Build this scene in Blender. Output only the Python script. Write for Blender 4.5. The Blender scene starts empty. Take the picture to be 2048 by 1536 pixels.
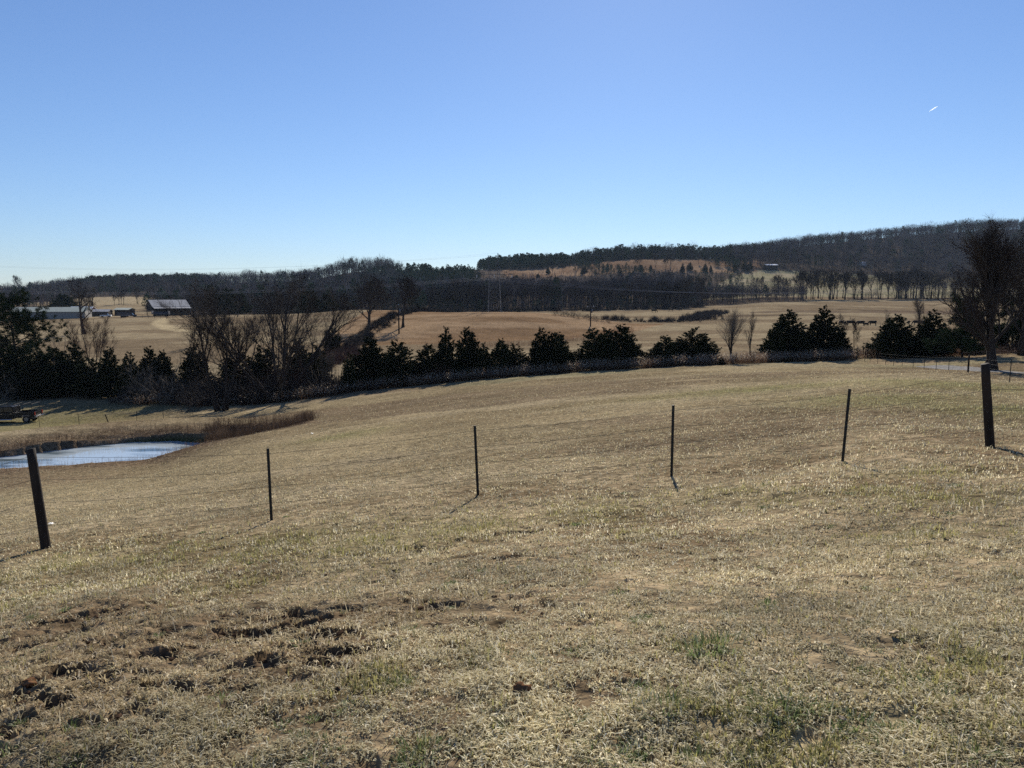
import bpy, bmesh, math, random
import numpy as np
from mathutils import Vector, Matrix

S = bpy.context.scene
C = S.collection
R = math.radians

# ------------------------------------------------------------------ camera, sky, sun, exposure
F_PX = 1500.0                       # focal length in pixels of the 2048-wide photograph
PITCH = math.atan((768 - 590) / F_PX)
CAM_Z = 1.6
cam = bpy.data.cameras.new('camera'); cam_o = bpy.data.objects.new('camera', cam); C.objects.link(cam_o)
cam_o.location = (0, 0, CAM_Z); cam_o.rotation_euler = (math.pi / 2 - PITCH, 0, 0)
cam.sensor_width = 36.0; cam.lens = 36.0 * F_PX / 2048.0
cam.clip_start = 0.05; cam.clip_end = 30000
S.camera = cam_o

SUN_EL, SUN_AZ = R(29), R(9)        # azimuth clockwise from the view direction (+Y)
w = bpy.data.worlds.new('World'); S.world = w; w.use_nodes = True
wn, wl = w.node_tree.nodes, w.node_tree.links
bg = wn['Background']
sky = wn.new('ShaderNodeTexSky'); sky.sky_type = 'NISHITA'; sky.sun_disc = False
sky.sun_elevation = SUN_EL; sky.sun_rotation = SUN_AZ
sky.altitude = 300; sky.air_density = 1.0; sky.dust_density = 0.09; sky.ozone_density = 2.5
SKY_K = 0.11                        # the clear winter sky: a power curve per channel evens out the glare round the sun
sep = wn.new('ShaderNodeSeparateColor'); cmb = wn.new('ShaderNodeCombineColor'); wl.new(sky.outputs[0], sep.inputs[0])
for ch, (pw, gain) in enumerate([(.92, .455), (.90, .540), (.85, .700)]):
    p1 = wn.new('ShaderNodeMath'); p1.operation = 'MULTIPLY'; p1.inputs[1].default_value = SKY_K; wl.new(sep.outputs[ch], p1.inputs[0])
    p2 = wn.new('ShaderNodeMath'); p2.operation = 'POWER'; p2.inputs[1].default_value = pw; wl.new(p1.outputs[0], p2.inputs[0])
    p3 = wn.new('ShaderNodeMath'); p3.operation = 'MULTIPLY'; p3.inputs[1].default_value = gain / SKY_K; wl.new(p2.outputs[0], p3.inputs[0]); wl.new(p3.outputs[0], cmb.inputs[ch])
wl.new(cmb.outputs[0], bg.inputs[0]); bg.inputs[1].default_value = SKY_K
sun = bpy.data.lights.new('sun', 'SUN'); sun.energy = 5.0; sun.angle = R(0.5); sun.color = (1.0, 0.93, 0.82)
sun_o = bpy.data.objects.new('sun', sun); C.objects.link(sun_o)
sd = Vector((math.sin(SUN_AZ) * math.cos(SUN_EL), math.cos(SUN_AZ) * math.cos(SUN_EL), math.sin(SUN_EL)))
sun_o.rotation_euler = (-sd).to_track_quat('-Z', 'Y').to_euler(); sun_o.location = (0, 0, 60)
S.view_settings.view_transform = 'Standard'; S.view_settings.look = 'None'
S.view_settings.exposure = 0.48; S.view_settings.gamma = 1.0
S.render.engine = 'CYCLES'
S.cycles.max_bounces = 5; S.cycles.diffuse_bounces = 2; S.cycles.glossy_bounces = 2
S.cycles.transmission_bounces = 2; S.cycles.transparent_max_bounces = 4
S.cycles.use_denoising = False

random.seed(7); rng = np.random.default_rng(7)

# ------------------------------------------------------------------ numeric helpers
def _hash(ix, iy, seed):
    n = (ix.astype(np.int64) * 374761393 + iy.astype(np.int64) * 668265263 + seed * 982451653) & 0x7fffffff
    n = ((n ^ (n >> 13)) * 1274126177) & 0x7fffffff
    n = (n ^ (n >> 16)) & 0xffff
    return n / 65535.0
def vnoise(x, y, seed=0):
    x0 = np.floor(x); y0 = np.floor(y); fx = x - x0; fy = y - y0
    ix = x0.astype(np.int64); iy = y0.astype(np.int64)
    fx = fx * fx * fx * (fx * (fx * 6 - 15) + 10); fy = fy * fy * fy * (fy * (fy * 6 - 15) + 10)
    a = _hash(ix, iy, seed); b = _hash(ix + 1, iy, seed); c = _hash(ix, iy + 1, seed); d = _hash(ix + 1, iy + 1, seed)
    return (a * (1 - fx) + b * fx) * (1 - fy) + (c * (1 - fx) + d * fx) * fy
def fbm(x, y, seed=0, octv=4):
    s = 0; a = 0.5; t = 0
    for k in range(octv):
        s = s + a * vnoise(x * 2 ** k + 13.7 * k, y * 2 ** k - 7.3 * k, seed + k); t += a; a *= 0.5
    return s / t
def sstep(a, b, x):
    t = np.clip((x - a) / (b - a), 0, 1); return t * t * (3 - 2 * t)
def pchip(x, y, xq):
    x = np.asarray(x, float); y = np.asarray(y, float); h = np.diff(x); dl = np.diff(y) / h
    d = np.zeros_like(y)
    for i in range(1, len(x) - 1):
        if dl[i - 1] * dl[i] > 0:
            w1 = 2 * h[i] + h[i - 1]; w2 = h[i] + 2 * h[i - 1]
            d[i] = (w1 + w2) / (w1 / dl[i - 1] + w2 / dl[i])
    d[0] = dl[0]; d[-1] = dl[-1]
    xq = np.clip(xq, x[0], x[-1]); k = np.clip(np.searchsorted(x, xq) - 1, 0, len(x) - 2)
    t = (xq - x[k]) / h[k]
    return ((1 + 2 * t) * (1 - t) ** 2 * y[k] + t * (1 - t) ** 2 * h[k] * d[k] + t * t * (3 - 2 * t) * y[k + 1] + t * t * (t - 1) * h[k] * d[k + 1])
def inpoly(px, py, poly):
    ins = np.zeros(np.shape(px), bool); n = len(poly)
    for i in range(n):
        x1, y1 = poly[i]; x2, y2 = poly[(i + 1) % n]
        if y1 == y2: continue
        c = ((y1 > py) != (y2 > py)) & (px < (x2 - x1) * (py - y1) / (y2 - y1) + x1)
        ins ^= c
    return ins
def polydist(px, py, poly):
    d = np.full(np.shape(px), 1e9); n = len(poly)
    for i in range(n):
        x1, y1 = poly[i]; x2, y2 = poly[(i + 1) % n]
        dx, dy = x2 - x1, y2 - y1; t = np.clip(((px - x1) * dx + (py - y1) * dy) / (dx * dx + dy * dy), 0, 1)
        d = np.minimum(d, np.hypot(px - x1 - t * dx, py - y1 - t * dy))
    return d

# ------------------------------------------------------------------ the lie of the land: metres below eye level along eleven bearings
LAND = {
 -400: [(.5,1.65),(2.5,1.95),(12,4.8),(20,7),(32,9.6),(43,10.8),(49,10.9),(53,10.6),(60,12),(70,13.6),(81,14.1),(92,13.8),(110,13.3),(150,12.5),(230,11.5),(340,10.5),(500,9),(700,7),(1000,6),(1400,9),(2600,30)],
 0:    [(.5,1.62),(2.5,1.78),(11.7,4.05),(20,5.9),(32,8.6),(43,10.35),(49,10.4),(52,10.05),(58,11.2),(70,13.0),(81,13.9),(92,13.6),(110,13.3),(150,12.5),(230,11.5),(340,10.5),(500,9),(700,7),(1000,4.5),(1400,8),(2600,30)],
 250:  [(.5,1.61),(2.5,1.72),(12.1,3.9),(20,5.5),(32,8.0),(46,10.4),(53.5,10.45),(57,10.0),(62,10.6),(70,12.2),(75,12.9),(85,13.4),(92,13.3),(110,13),(140,12),(230,10.5),(290,9.8),(340,9.5),(400,9.5),(500,8),(600,4.5),(650,2),(800,-3),(1000,-11),(1400,-5),(2600,30)],
 500:  [(.5,1.6),(2.5,1.68),(12.2,3.72),(20,5.0),(32,6.9),(50,9.3),(60,10),(70,11.3),(85,12.8),(92,13),(110,12.8),(130,11.8),(200,10),(260,9),(320,8.6),(400,11),(500,12),(650,8),(800,0),(1100,-18),(1500,-10),(2600,30)],
 750:  [(.5,1.6),(2.5,1.64),(12.2,3.45),(20,4.55),(32,6.1),(50,8.1),(70,10),(86,11.0),(92,11.6),(105,12),(125,11.2),(150,11.5),(180,10.9),(200,9.3),(250,6.8),(285,5.8),(300,5.9),(350,9),(450,10),(600,4),(800,-14),(900,-28),(1100,-22),(1500,0),(2600,30)],
 1024: [(.5,1.6),(2.5,1.6),(12.2,3.22),(20,4.1),(32,5.35),(50,6.95),(70,8.45),(88,9.6),(95,10.2),(110,10.8),(140,10.8),(170,11.2),(185,10.9),(215,7.6),(235,5.9),(250,5.6),(268,6.2),(300,8.5),(400,9),(520,6),(620,-2),(800,-19),(880,-27),(950,-33),(1200,-30),(1600,0),(2600,30)],
 1300: [(.5,1.6),(2.5,1.55),(12.2,3.0),(20,3.75),(32,4.75),(50,6.0),(70,7.5),(88,8.65),(100,9.2),(130,9.5),(200,9.8),(240,9.2),(300,9.3),(420,8),(480,7.5),(600,0),(700,-12),(800,-24),(900,-42),(960,-45),(1200,-40),(1600,-10),(2600,20)],
 1600: [(.5,1.6),(2.5,1.5),(12.2,2.75),(20,3.3),(32,4.15),(50,5.4),(70,6.8),(88,7.95),(100,8.8),(130,9.5),(200,9.6),(250,9.0),(350,6.6),(470,3.6),(550,0),(680,-10),(800,-22),(950,-45),(1300,-80),(1600,-80),(2600,0)],
 1850: [(.5,1.6),(2.5,1.46),(12.2,2.55),(20,3.0),(32,3.8),(50,5.1),(66,6.5),(75,7.0),(90,7.3),(110,8.2),(160,9.3),(250,9.6),(350,7),(480,3.2),(560,1),(700,-8),(850,-22),(1000,-55),(1300,-102),(1500,-104),(2600,0)],
 2048: [(.5,1.6),(2.5,1.42),(12,2.42),(20,2.9),(32,3.8),(42,4.85),(55,5.95),(64,6.4),(72,6.2),(78,6.1),(95,7.5),(130,9),(250,9.6),(350,7),(480,3.2),(560,1),(700,-8),(850,-24),(1000,-60),(1300,-110),(1500,-112),(2600,0)],
 2450: [(.5,1.6),(2.5,1.36),(12,2.2),(20,2.7),(32,3.6),(42,4.6),(55,5.6),(64,6.0),(72,5.7),(78,5.6),(95,7),(130,8.5),(250,9.6),(350,7),(480,3.2),(560,1),(700,-8),(850,-24),(1000,-60),(1300,-112),(1500,-114),(2600,0)],
}
CU = sorted(LAND); CS = [(u - 1024) / F_PX for u in CU]
LG = np.linspace(math.log(.5), math.log(2600), 700); SG = np.linspace(CS[0], CS[-1], 360)
_t = np.array([pchip(np.log([k[0] for k in LAND[u]]), [k[1] for k in LAND[u]], LG) for u in CU])
TAB = np.array([pchip(CS, _t[:, j], SG) for j in range(len(LG))])          # [logY, s]
WATER_Z = CAM_Z - 10.7
def uY(u, Y): return ((u - 1024) / F_PX * Y, Y)
POND = [uY(u, y) for u, y in [(-330,42.6),(-150,43.4),(0,44.2),(150,45.4),(300,47.3),(380,49.3),(412,51.2),(408,53.6),(340,54.6),(250,54.0),(150,52.4),(60,50.5),(0,49.2),(-150,47.4),(-330,46.4)]]
HOLLOW = [uY(u, y) for u, y in [(400,50.5),(480,49.6),(560,51.5),(610,54.5),(600,57.5),(520,57.5),(430,56)]]

def _base(x, y):
    x = np.asarray(x, float); y = np.asarray(y, float)
    r = np.hypot(x, y); a = np.clip(np.arctan2(x, y), math.atan(CS[0]), math.atan(CS[-1]))
    Y = np.maximum(r * np.cos(a), .5); s = np.tan(a)
    gi = np.clip((np.log(Y) - LG[0]) / (LG[1] - LG[0]), 0, len(LG) - 1.001); gj = np.clip((s - SG[0]) / (SG[1] - SG[0]), 0, len(SG) - 1.001)
    i = gi.astype(int); j = gj.astype(int); fi = gi - i; fj = gj - j
    z = (TAB[i, j] * (1 - fi) * (1 - fj) + TAB[i + 1, j] * fi * (1 - fj) + TAB[i, j + 1] * (1 - fi) * fj + TAB[i + 1, j + 1] * fi * fj)
    return CAM_Z - z, s, Y
def ground_z(x, y, detail=True):
    z, s, Y = _base(x, y)
    x = np.asarray(x, float); y = np.asarray(y, float)
    if detail:
        z = z + (fbm(x * .045, y * .045, 3, 3) - .5) * np.clip((Y - 14) / 60, 0, 1) * .7
        z = z + (fbm(x * .5, y * .5, 5, 3) - .5) * .16 * np.clip(Y / 8, .3, 1)
    near = (Y > 36) & (Y < 66) & (s < -.2)
    if np.any(near):
        dp = polydist(x, y, POND); ip = inpoly(x, y, POND)
        dn = dp + (fbm(x * .9, y * .9, 21, 3) - .5) * .9
        bank = WATER_Z + .02 + np.clip(dn, 0, 3) * .16 + .28 * sstep(.1, .8, dn) * sstep(44, 52, y)
        zo = np.where(dp < 6, np.maximum(z, bank), z)
        zi = WATER_Z - .04 - np.clip(dn, -.3, 2) * .3
        z = np.where(near, np.where(ip, np.minimum(z, zi), zo), z)
        ih = inpoly(x, y, HOLLOW); dh = polydist(x, y, HOLLOW)
        z = np.where(near & ih, z - sstep(0, 1.8, dh) * 1.0 * (.6 + .8 * fbm(x * .8, y * .8, 22, 2)), z)
    return z
def gz(x, y): return float(ground_z(np.array([x]), np.array([y]))[0])
def ray(u, v):
    dx = (u - 1024) / F_PX; dy = (768 - v) / F_PX
    return dx, math.cos(PITCH) + dy * math.sin(PITCH), -math.sin(PITCH) + dy * math.cos(PITCH)
def at(u, v, Y):
    X, D, Z = ray(u, v); return Vector((X / D * Y, Y, CAM_Z + Z / D * Y))
def vof(x, y, z):
    zc = z - CAM_Z; f = y * math.cos(PITCH) - zc * math.sin(PITCH); up = y * math.sin(PITCH) + zc * math.cos(PITCH)
    return 1024 + F_PX * x / f, 768 - F_PX * up / f
def G(u, Y):                        # the ground point seen in picture column u at depth Y
    x = (u - 1024) / F_PX * Y
    for _ in range(4):
        z = gz(x, Y); uu, vv = vof(x, Y, z); x += (u - uu) / F_PX * Y
    return Vector((x, Y, gz(x, Y)))
def gv(u, v):                       # where the line of sight through (u, v) first meets the ground
    X, D, Z = ray(u, v); Ys = np.exp(np.linspace(math.log(1.5), math.log(1500), 1500))
    zz = _base(X / D * Ys, Ys)[0]; hit = np.nonzero(CAM_Z + Z / D * Ys < zz)[0]
    Y = Ys[hit[0]] if len(hit) else 1500
    return Vector((X / D * Y, Y, gz(X / D * Y, Y)))

# ------------------------------------------------------------------ tagging and mesh helpers
def tag(o, label=None, cat=None, group=None, kind=None):
    if label: o['label'] = label
    if cat: o['category'] = cat
    if group: o['group'] = group
    if kind: o['kind'] = kind
    return o
def thing(name, label, cat, loc=(0, 0, 0), rz=0, group=None):
    o = bpy.data.objects.new(name, None); C.objects.link(o); o.location = loc; o.rotation_euler = (0, 0, rz)
    return tag(o, label, cat, group)
class MB:
    def __init__(s): s.V = []; s.T = []; s.Q = []; s.n = 0; s.col = []
    def add(s, V, T=None, Q=None):
        V = np.asarray(V, float).reshape(-1, 3)
        if T is not None and len(T): s.T.append(np.asarray(T, int).reshape(-1, 3) + s.n)
        if Q is not None and len(Q): s.Q.append(np.asarray(Q, int).reshape(-1, 4) + s.n)
        s.V.append(V); s.n += len(V)
    def arrays(s):
        V = np.concatenate(s.V) if s.V else np.zeros((0, 3))
        T = np.concatenate(s.T) if s.T else np.zeros((0, 3), int); Q = np.concatenate(s.Q) if s.Q else np.zeros((0, 4), int)
        return V, T, Q
    def box(s, c, d, rot=None):
        hx, hy, hz = d[0] / 2, d[1] / 2, d[2] / 2
        V = np.array([[x, y, z] for x in (-hx, hx) for y in (-hy, hy) for z in (-hz, hz)])
        if rot is not None: V = V @ np.array(rot.to_3x3()).T
        s.add(V + np.array(c), Q=[[0, 1, 3, 2], [4, 6, 7, 5], [0, 4, 5, 1], [2, 3, 7, 6], [0, 2, 6, 4], [1, 5, 7, 3]])
    def tube(s, P, r, n=6, cap=True, squash=None):
        P = np.asarray(P, float); m = len(P); r = np.broadcast_to(np.asarray(r, float), (m,))
        tg = np.gradient(P, axis=0); tg /= np.linalg.norm(tg, axis=1)[:, None] + 1e-9
        ref = np.array([0, 0, 1.0]) if abs(tg[:, 2]).mean() < .8 else np.array([0, 1.0, 0])
        a = np.cross(tg, ref); a /= np.linalg.norm(a, axis=1)[:, None] + 1e-9; b = np.cross(tg, a)
        th = np.arange(n) * 2 * math.pi / n
        sq = np.ones(m) if squash is None else np.asarray(squash, float)
        V = P[:, None] + r[:, None, None] * (np.cos(th)[None, :, None] * a[:, None] * sq[:, None, None] + np.sin(th)[None, :, None] * b[:, None])
        i = np.arange(m - 1)[:, None] * n; k = np.arange(n)[None]; k2 = (k + 1) % n
        Q = np.stack([i + k, i + k2, i + n + k2, i + n + k], -1).reshape(-1, 4)
        V = V.reshape(-1, 3); T = []
        if cap:
            V = np.vstack([V, P[0], P[-1]]); e = m * n
            T = [[e, (j + 1) % n, j] for j in range(n)] + [[e + 1, (m - 1) * n + j, (m - 1) * n + (j + 1) % n] for j in range(n)]
        s.add(V, T, Q)
    def bar(s, a, b, r, n=4): s.tube([a, b], r, n)
    def prism(s, prof, axis, a, b):      # closed profile [(p, q)] extruded along an axis
        n = len(prof); V = []
        for t in (a, b):
            for p, q in prof: V.append((t, p, q) if axis == 0 else (p, t, q) if axis == 1 else (p, q, t))
        bm = bmesh.new(); vs = [bm.verts.new(v) for v in V]
        bm.faces.new(vs[:n][::-1]); bm.faces.new(vs[n:])
        for i in range(n): bm.faces.new((vs[i], vs[(i + 1) % n], vs[n + (i + 1) % n], vs[n + i]))
        bmesh.ops.recalc_face_normals(bm, faces=bm.faces); bmesh.ops.triangulate(bm, faces=bm.faces)
        bm.verts.index_update()
        s.add([v.co[:] for v in bm.verts], [[v.index for v in f.verts] for f in bm.faces]); bm.free()
    def build(s, name, mat, parent=None, smooth=False, bevel=0, loc=None):
        V, T, Q = s.arrays(); o = link_mesh(name, V, T, Q, mat, smooth)
        if parent: o.parent = parent
        if loc is not None: o.location = loc
        if bevel:
            b = o.modifiers.new('bevel', 'BEVEL'); b.width = bevel; b.segments = 2; b.limit_method = 'ANGLE'
        return o
def raw_mesh(name, V, T, Q, mat, smooth=False, colors=None):
    me = bpy.data.meshes.new(name); nT, nQ = len(T), len(Q)
    me.vertices.add(len(V)); me.vertices.foreach_set('co', np.asarray(V, np.float32).ravel())
    li = np.concatenate([np.asarray(T, np.int32).ravel(), np.asarray(Q, np.int32).ravel()])
    me.loops.add(len(li)); me.loops.foreach_set('vertex_index', li)
    st = np.concatenate([np.arange(nT) * 3, nT * 3 + np.arange(nQ) * 4]).astype(np.int32)
    me.polygons.add(nT + nQ); me.polygons.foreach_set('loop_start', st)
    me.polygons.foreach_set('use_smooth', np.full(nT + nQ, smooth))
    if colors is not None:
        at_ = me.color_attributes.new('Col', 'FLOAT_COLOR', 'POINT'); at_.data.foreach_set('color', np.asarray(colors, np.float32).ravel())
    me.update(calc_edges=True); me.validate()
    if mat: me.materials.append(mat)
    return me
def link_mesh(name, V, T, Q, mat, smooth=False, colors=None):
    o = bpy.data.objects.new(name, raw_mesh(name, V, T, Q, mat, smooth, colors)); C.objects.link(o); return o
def copy_tree(o, loc, rz=0, sc=1.0, label=None, group=None):
    r = o.copy(); C.objects.link(r); r.location = loc; r.rotation_euler = (0, 0, rz)
    r.scale = sc if hasattr(sc, '__len__') else (sc, sc, sc)
    if label: r['label'] = label
    if group: r['group'] = group
    for ch in o.children:
        c = ch.copy(); C.objects.link(c); c.parent = r
        for g in ch.children:
            d = g.copy(); C.objects.link(d); d.parent = c
    return r
def scatter(protos, pts, sc, rz, pick, scxy=None):   # merged copies of light prototypes (for stuff that nobody could count)
    Vs, Ts = [], []; n = 0
    for k, (V, T) in enumerate(protos):
        m = pick == k
        if not m.any(): continue
        p = pts[m]; c, s = np.cos(rz[m]), np.sin(rz[m]); q = sc[m]; h = q if scxy is None else scxy[m]
        X = (V[None, :, 0] * c[:, None] - V[None, :, 1] * s[:, None]) * h[:, None] + p[:, 0, None]
        Y = (V[None, :, 0] * s[:, None] + V[None, :, 1] * c[:, None]) * h[:, None] + p[:, 1, None]
        Z = V[None, :, 2] * q[:, None] + p[:, 2, None]
        Vs.append(np.stack([X, Y, Z], -1).reshape(-1, 3)); nv = len(V)
        Ts.append((T[None] + (np.arange(len(p)) * nv)[:, None, None]).reshape(-1, 3) + n); n += nv * len(p)
    return np.concatenate(Vs), np.concatenate(Ts)
def tris(mb):
    V, T, Q = mb.arrays()
    return V, np.concatenate([T, Q[:, [0, 1, 2]], Q[:, [0, 2, 3]]]).astype(int)

# ------------------------------------------------------------------ materials
def mat(name, col, rough=.9, spec=.1, var=.25, scale=3.0, metal=0, transl=0, bump=0, stretch=None, attr=False, col2=None, objvar=0):
    m = bpy.data.materials.new(name); m.use_nodes = True; N, L = m.node_tree.nodes, m.node_tree.links
    b = N['Principled BSDF']; b.inputs['Roughness'].default_value = rough; b.inputs['Specular IOR Level'].default_value = spec; b.inputs['Metallic'].default_value = metal
    tc = N.new('ShaderNodeTexCoord'); src = tc.outputs['Object']
    if stretch:
        mp = N.new('ShaderNodeMapping'); mp.inputs['Scale'].default_value = stretch; L.new(src, mp.inputs[0]); src = mp.outputs[0]
    nz = N.new('ShaderNodeTexNoise'); nz.inputs['Scale'].default_value = scale; nz.inputs['Detail'].default_value = 5; L.new(src, nz.inputs['Vector'])
    mr = N.new('ShaderNodeMapRange'); mr.inputs[1].default_value = .3; mr.inputs[2].default_value = .7; L.new(nz.outputs['Fac'], mr.inputs[0])
    mx = N.new('ShaderNodeMix'); mx.data_type = 'RGBA'; L.new(mr.outputs[0], mx.inputs['Factor'])
    if attr:
        at_ = N.new('ShaderNodeAttribute'); at_.attribute_name = 'Col'
        k1 = N.new('ShaderNodeVectorMath'); k1.operation = 'SCALE'; k1.inputs['Scale'].default_value = 1 - var; L.new(at_.outputs['Color'], k1.inputs[0])
        k2 = N.new('ShaderNodeVectorMath'); k2.operation = 'SCALE'; k2.inputs['Scale'].default_value = 1 + var; L.new(at_.outputs['Color'], k2.inputs[0])
        L.new(k1.outputs[0], mx.inputs['A']); L.new(k2.outputs[0], mx.inputs['B'])
    else:
        c2 = col2 or tuple(min(1, c * (1 + var)) for c in col); c1 = tuple(c * (1 - var) for c in col) if not col2 else col
        mx.inputs['A'].default_value = (*c1, 1); mx.inputs['B'].default_value = (*c2, 1)
    out = mx.outputs['Result']
    if objvar:
        oi = N.new('ShaderNodeObjectInfo'); m2 = N.new('ShaderNodeMapRange'); m2.inputs[3].default_value = 1 - objvar; m2.inputs[4].default_value = 1 + objvar
        L.new(oi.outputs['Random'], m2.inputs[0]); vs = N.new('ShaderNodeVectorMath'); vs.operation = 'SCALE'; L.new(out, vs.inputs[0]); L.new(m2.outputs[0], vs.inputs['Scale']); out = vs.outputs[0]
    L.new(out, b.inputs['Base Color'])
    if bump:
        bp = N.new('ShaderNodeBump'); bp.inputs['Strength'].default_value = bump; bp.inputs['Distance'].default_value = .05; L.new(nz.outputs['Fac'], bp.inputs['Height']); L.new(bp.outputs[0], b.inputs['Normal'])
    if transl:
        tr = N.new('ShaderNodeBsdfTranslucent'); L.new(out, tr.inputs[0]); ms = N.new('ShaderNodeMixShader'); ms.inputs[0].default_value = transl
        L.new(b.outputs[0], ms.inputs[1]); L.new(tr.outputs[0], ms.inputs[2]); L.new(ms.outputs[0], N['Material Output'].inputs[0])
    return m
M = {
 'bark': mat('bark', (.045, .036, .030), .95, .03, .35, 2.0, stretch=(1, 1, .3), objvar=.2),
 'twig': mat('twig', (.062, .050, .042), .9, .05, .3, .5, objvar=.25),
 'twig_red': mat('twig_red', (.085, .048, .036), .9, .05, .3, .5, objvar=.2),
 'twig_pale': mat('twig_pale', (.15, .125, .10), .9, .05, .3, .5, objvar=.2),
 'cedar': mat('cedar_foliage', (.014, .020, .009), .9, .02, .5, 1.2, col2=(.034, .040, .014), objvar=.3),
 'pine': mat('pine_needles', (.014, .024, .011), .9, .02, .5, .6, col2=(.036, .052, .020), objvar=.25),
 'weed': mat('dead_weeds', (.10, .058, .038), 1, 0, .5, .5, col2=(.25, .155, .098), transl=.4),
 'weed_dark': mat('dark_weeds', (.060, .040, .029), 1, 0, .5, .6, col2=(.15, .105, .072), transl=.25),
 'fluff': mat('seed_heads', (.60, .52, .41), 1, 0, .4, 1.0, transl=.4),
 'post': mat('weathered_wood', (.034, .026, .020), .85, .15, .45, 9, stretch=(1, 1, .12), bump=.5),
 'steel_post': mat('painted_steel', (.018, .020, .018), .6, .3, .4, 20),
 'wire': mat('fence_wire', (.06, .055, .05), .7, .2, .2, 5),
 'galv': mat('galvanised', (.15, .153, .157), .6, .3, .15, 3, metal=.5),
 'conductor': mat('aluminium_wire', (.30, .30, .31), .5, .4, .1, 3, metal=.3),
}

# ------------------------------------------------------------------ ground cover map (what grows where), by bearing u and depth Y
WOODS = [  # polygon in (u, Y), spacing, heights, share of pine
 ([(-520,650),(150,650),(170,670),(310,670),(320,520),(400,500),(640,640),(640,1120),(-520,1040)], 7.2, (11, 15), .12),
 ([(150,800),(430,820),(430,1060),(150,1010)], 7.0, (11, 15), .8),
 ([(378,385),(640,390),(800,395),(870,415),(1000,425),(1000,640),(640,660),(378,520)], 5.8, (11, 17), .12),
 ([(600,660),(830,690),(800,940),(600,940)], 6.5, (13, 18), .05),
 ([(690,640),(960,640),(960,850),(720,860)], 5.5, (9, 13), .95),
 ([(860,425),(1400,425),(1420,470),(1400,570),(860,600)], 5.6, (14, 19), .04),
 ([(940,600),(1210,600),(1195,690),(1010,715),(960,860),(940,860)], 6.2, (5, 9), .2),
 ([(955,905),(1140,905),(1140,1060),(955,1060)], 5.5, (14, 18), .9),
 ([(985,900),(1500,895),(1500,1080),(985,1080)], 4.2, (4, 8), .3),
 ([(1130,905),(1500,900),(1500,1080),(1130,1080)], 5.2, (12, 17), .4),
 ([(1190,600),(1500,600),(1510,800),(1440,775),(1200,740)], 6.5, (4, 8), .35),
 ([(1430,880),(1520,820),(2550,830),(2550,1330),(1430,1300)], 7.2, (13, 18), .05),
 ([(1290,440),(1610,456),(1600,520),(1400,540),(1290,480)], 4.0, (7, 11), .05),
 ([(1690,492),(2400,488),(2400,520),(1690,520)], 4.6, (3, 7), .0),
 ([(1780,494),(2400,490),(2400,560),(1780,540)], 6.0, (13, 18), .0),
]
WOODS += [([(378,392),(860,414),(1400,428),(1400,446),(860,434),(378,412)], 3.2, (3, 6), .12), ([(1690,488),(2300,486),(2300,496),(1690,498)], 3.2, (2, 4.5), .05),
 ([(-450,385),(60,390),(140,410),(190,430),(180,530),(-450,640)], 8.5, (8, 13), .08), ([(292,425),(395,395),(395,520),(318,520)], 6.0, (9, 14), .2),
 ([(1145,772),(1215,770),(1340,775),(1300,800),(1215,850),(1170,900),(1130,880),(1150,812)], 5.0, (5, 9), .5), ([(1400,850),(1500,800),(1500,905),(1450,905)], 5.5, (6, 11), .4)]
CLEAR = [(1040,590),(1150,590),(1150,705),(1050,705)]
BROOM = [[(1020,770),(1195,780),(1180,905),(1000,900)], [(1170,795),(1500,800),(1520,905),(1150,905)]]
def uof(x, y):
    r = np.hypot(x, y); a = np.clip(np.arctan2(x, y), -1.2, 1.2); return 1024 + F_PX * np.tan(a), r * np.cos(a)
# patches of greener turf: centre and reach in picture coordinates, laid out on the ground
def blob(u, v, ru, rv):
    c = gv(u, v); a = gv(u, v - rv); b = gv(u, v + rv); return (c.x, c.y, ru / F_PX * c.y, max(.15, (a.y - b.y) / 2))
GREEN = [blob(*q) for q in [(120,1130,160,35),(330,1110,180,30),(560,1090,170,35),(760,1080,200,40),(930,1060,120,30),(1180,1020,110,25),(1420,990,110,18),(1700,985,110,14),(1560,1000,120,12),
    (1900,1000,160,25),(1750,800,160,20),(1900,770,130,16),(1980,820,120,25),(740,1370,70,25),(960,1300,60,20),(1400,1300,70,20),(1500,1400,110,40),(1640,1420,160,45),(1800,1400,160,60),(1950,1480,120,60),
    (1420,1440,70,30),(1620,1500,160,40),(60,1200,60,20),(470,1170,90,15),(290,1160,70,14),(1820,1070,140,20),(1260,1070,60,12),(1500,780,250,8),(1850,950,120,12),(690,870,90,8),(1950,1330,100,25),(840,1500,15,14)]]
GREEN += [blob(*q) for q in [(120,845,160,22),(260,818,160,10),(360,805,120,10)]]
def greenness(x, y):
    g = np.zeros(np.shape(x))
    for cx, cy, rx, ry in GREEN: g = np.maximum(g, np.exp(-((x - cx) / rx) ** 2 - ((y - cy) / ry) ** 2))
    return g
TRAMPLED = [blob(*q) for q in [(300,1290,380,95),(620,1235,190,36),(850,1220,190,28),(150,1400,260,80),(560,1320,200,60),(100,1270,200,50)]]
TRACKS = [blob(*q) for q in [(840,1097,60,6),(990,1122,70,6),(1000,1070,130,4),(620,1232,40,8),(1110,1176,60,6),(760,1155,60,6),(870,1130,60,5),(1120,1050,90,4),(700,1220,60,8),(920,1210,60,8),(280,1080,40,5),(610,1108,40,4)]]
def trampled(x, y):
    g = np.zeros(np.shape(x))
    for cx, cy, rx, ry in TRAMPLED: g = np.maximum(g, np.exp(-((x - cx) / rx) ** 2 - ((y - cy) / ry) ** 2))
    t = np.zeros(np.shape(x))
    for cx, cy, rx, ry in TRACKS: t = np.maximum(t, np.exp(-((x - cx) / rx) ** 2 - ((y - cy) / ry) ** 2))
    return g, t
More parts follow.
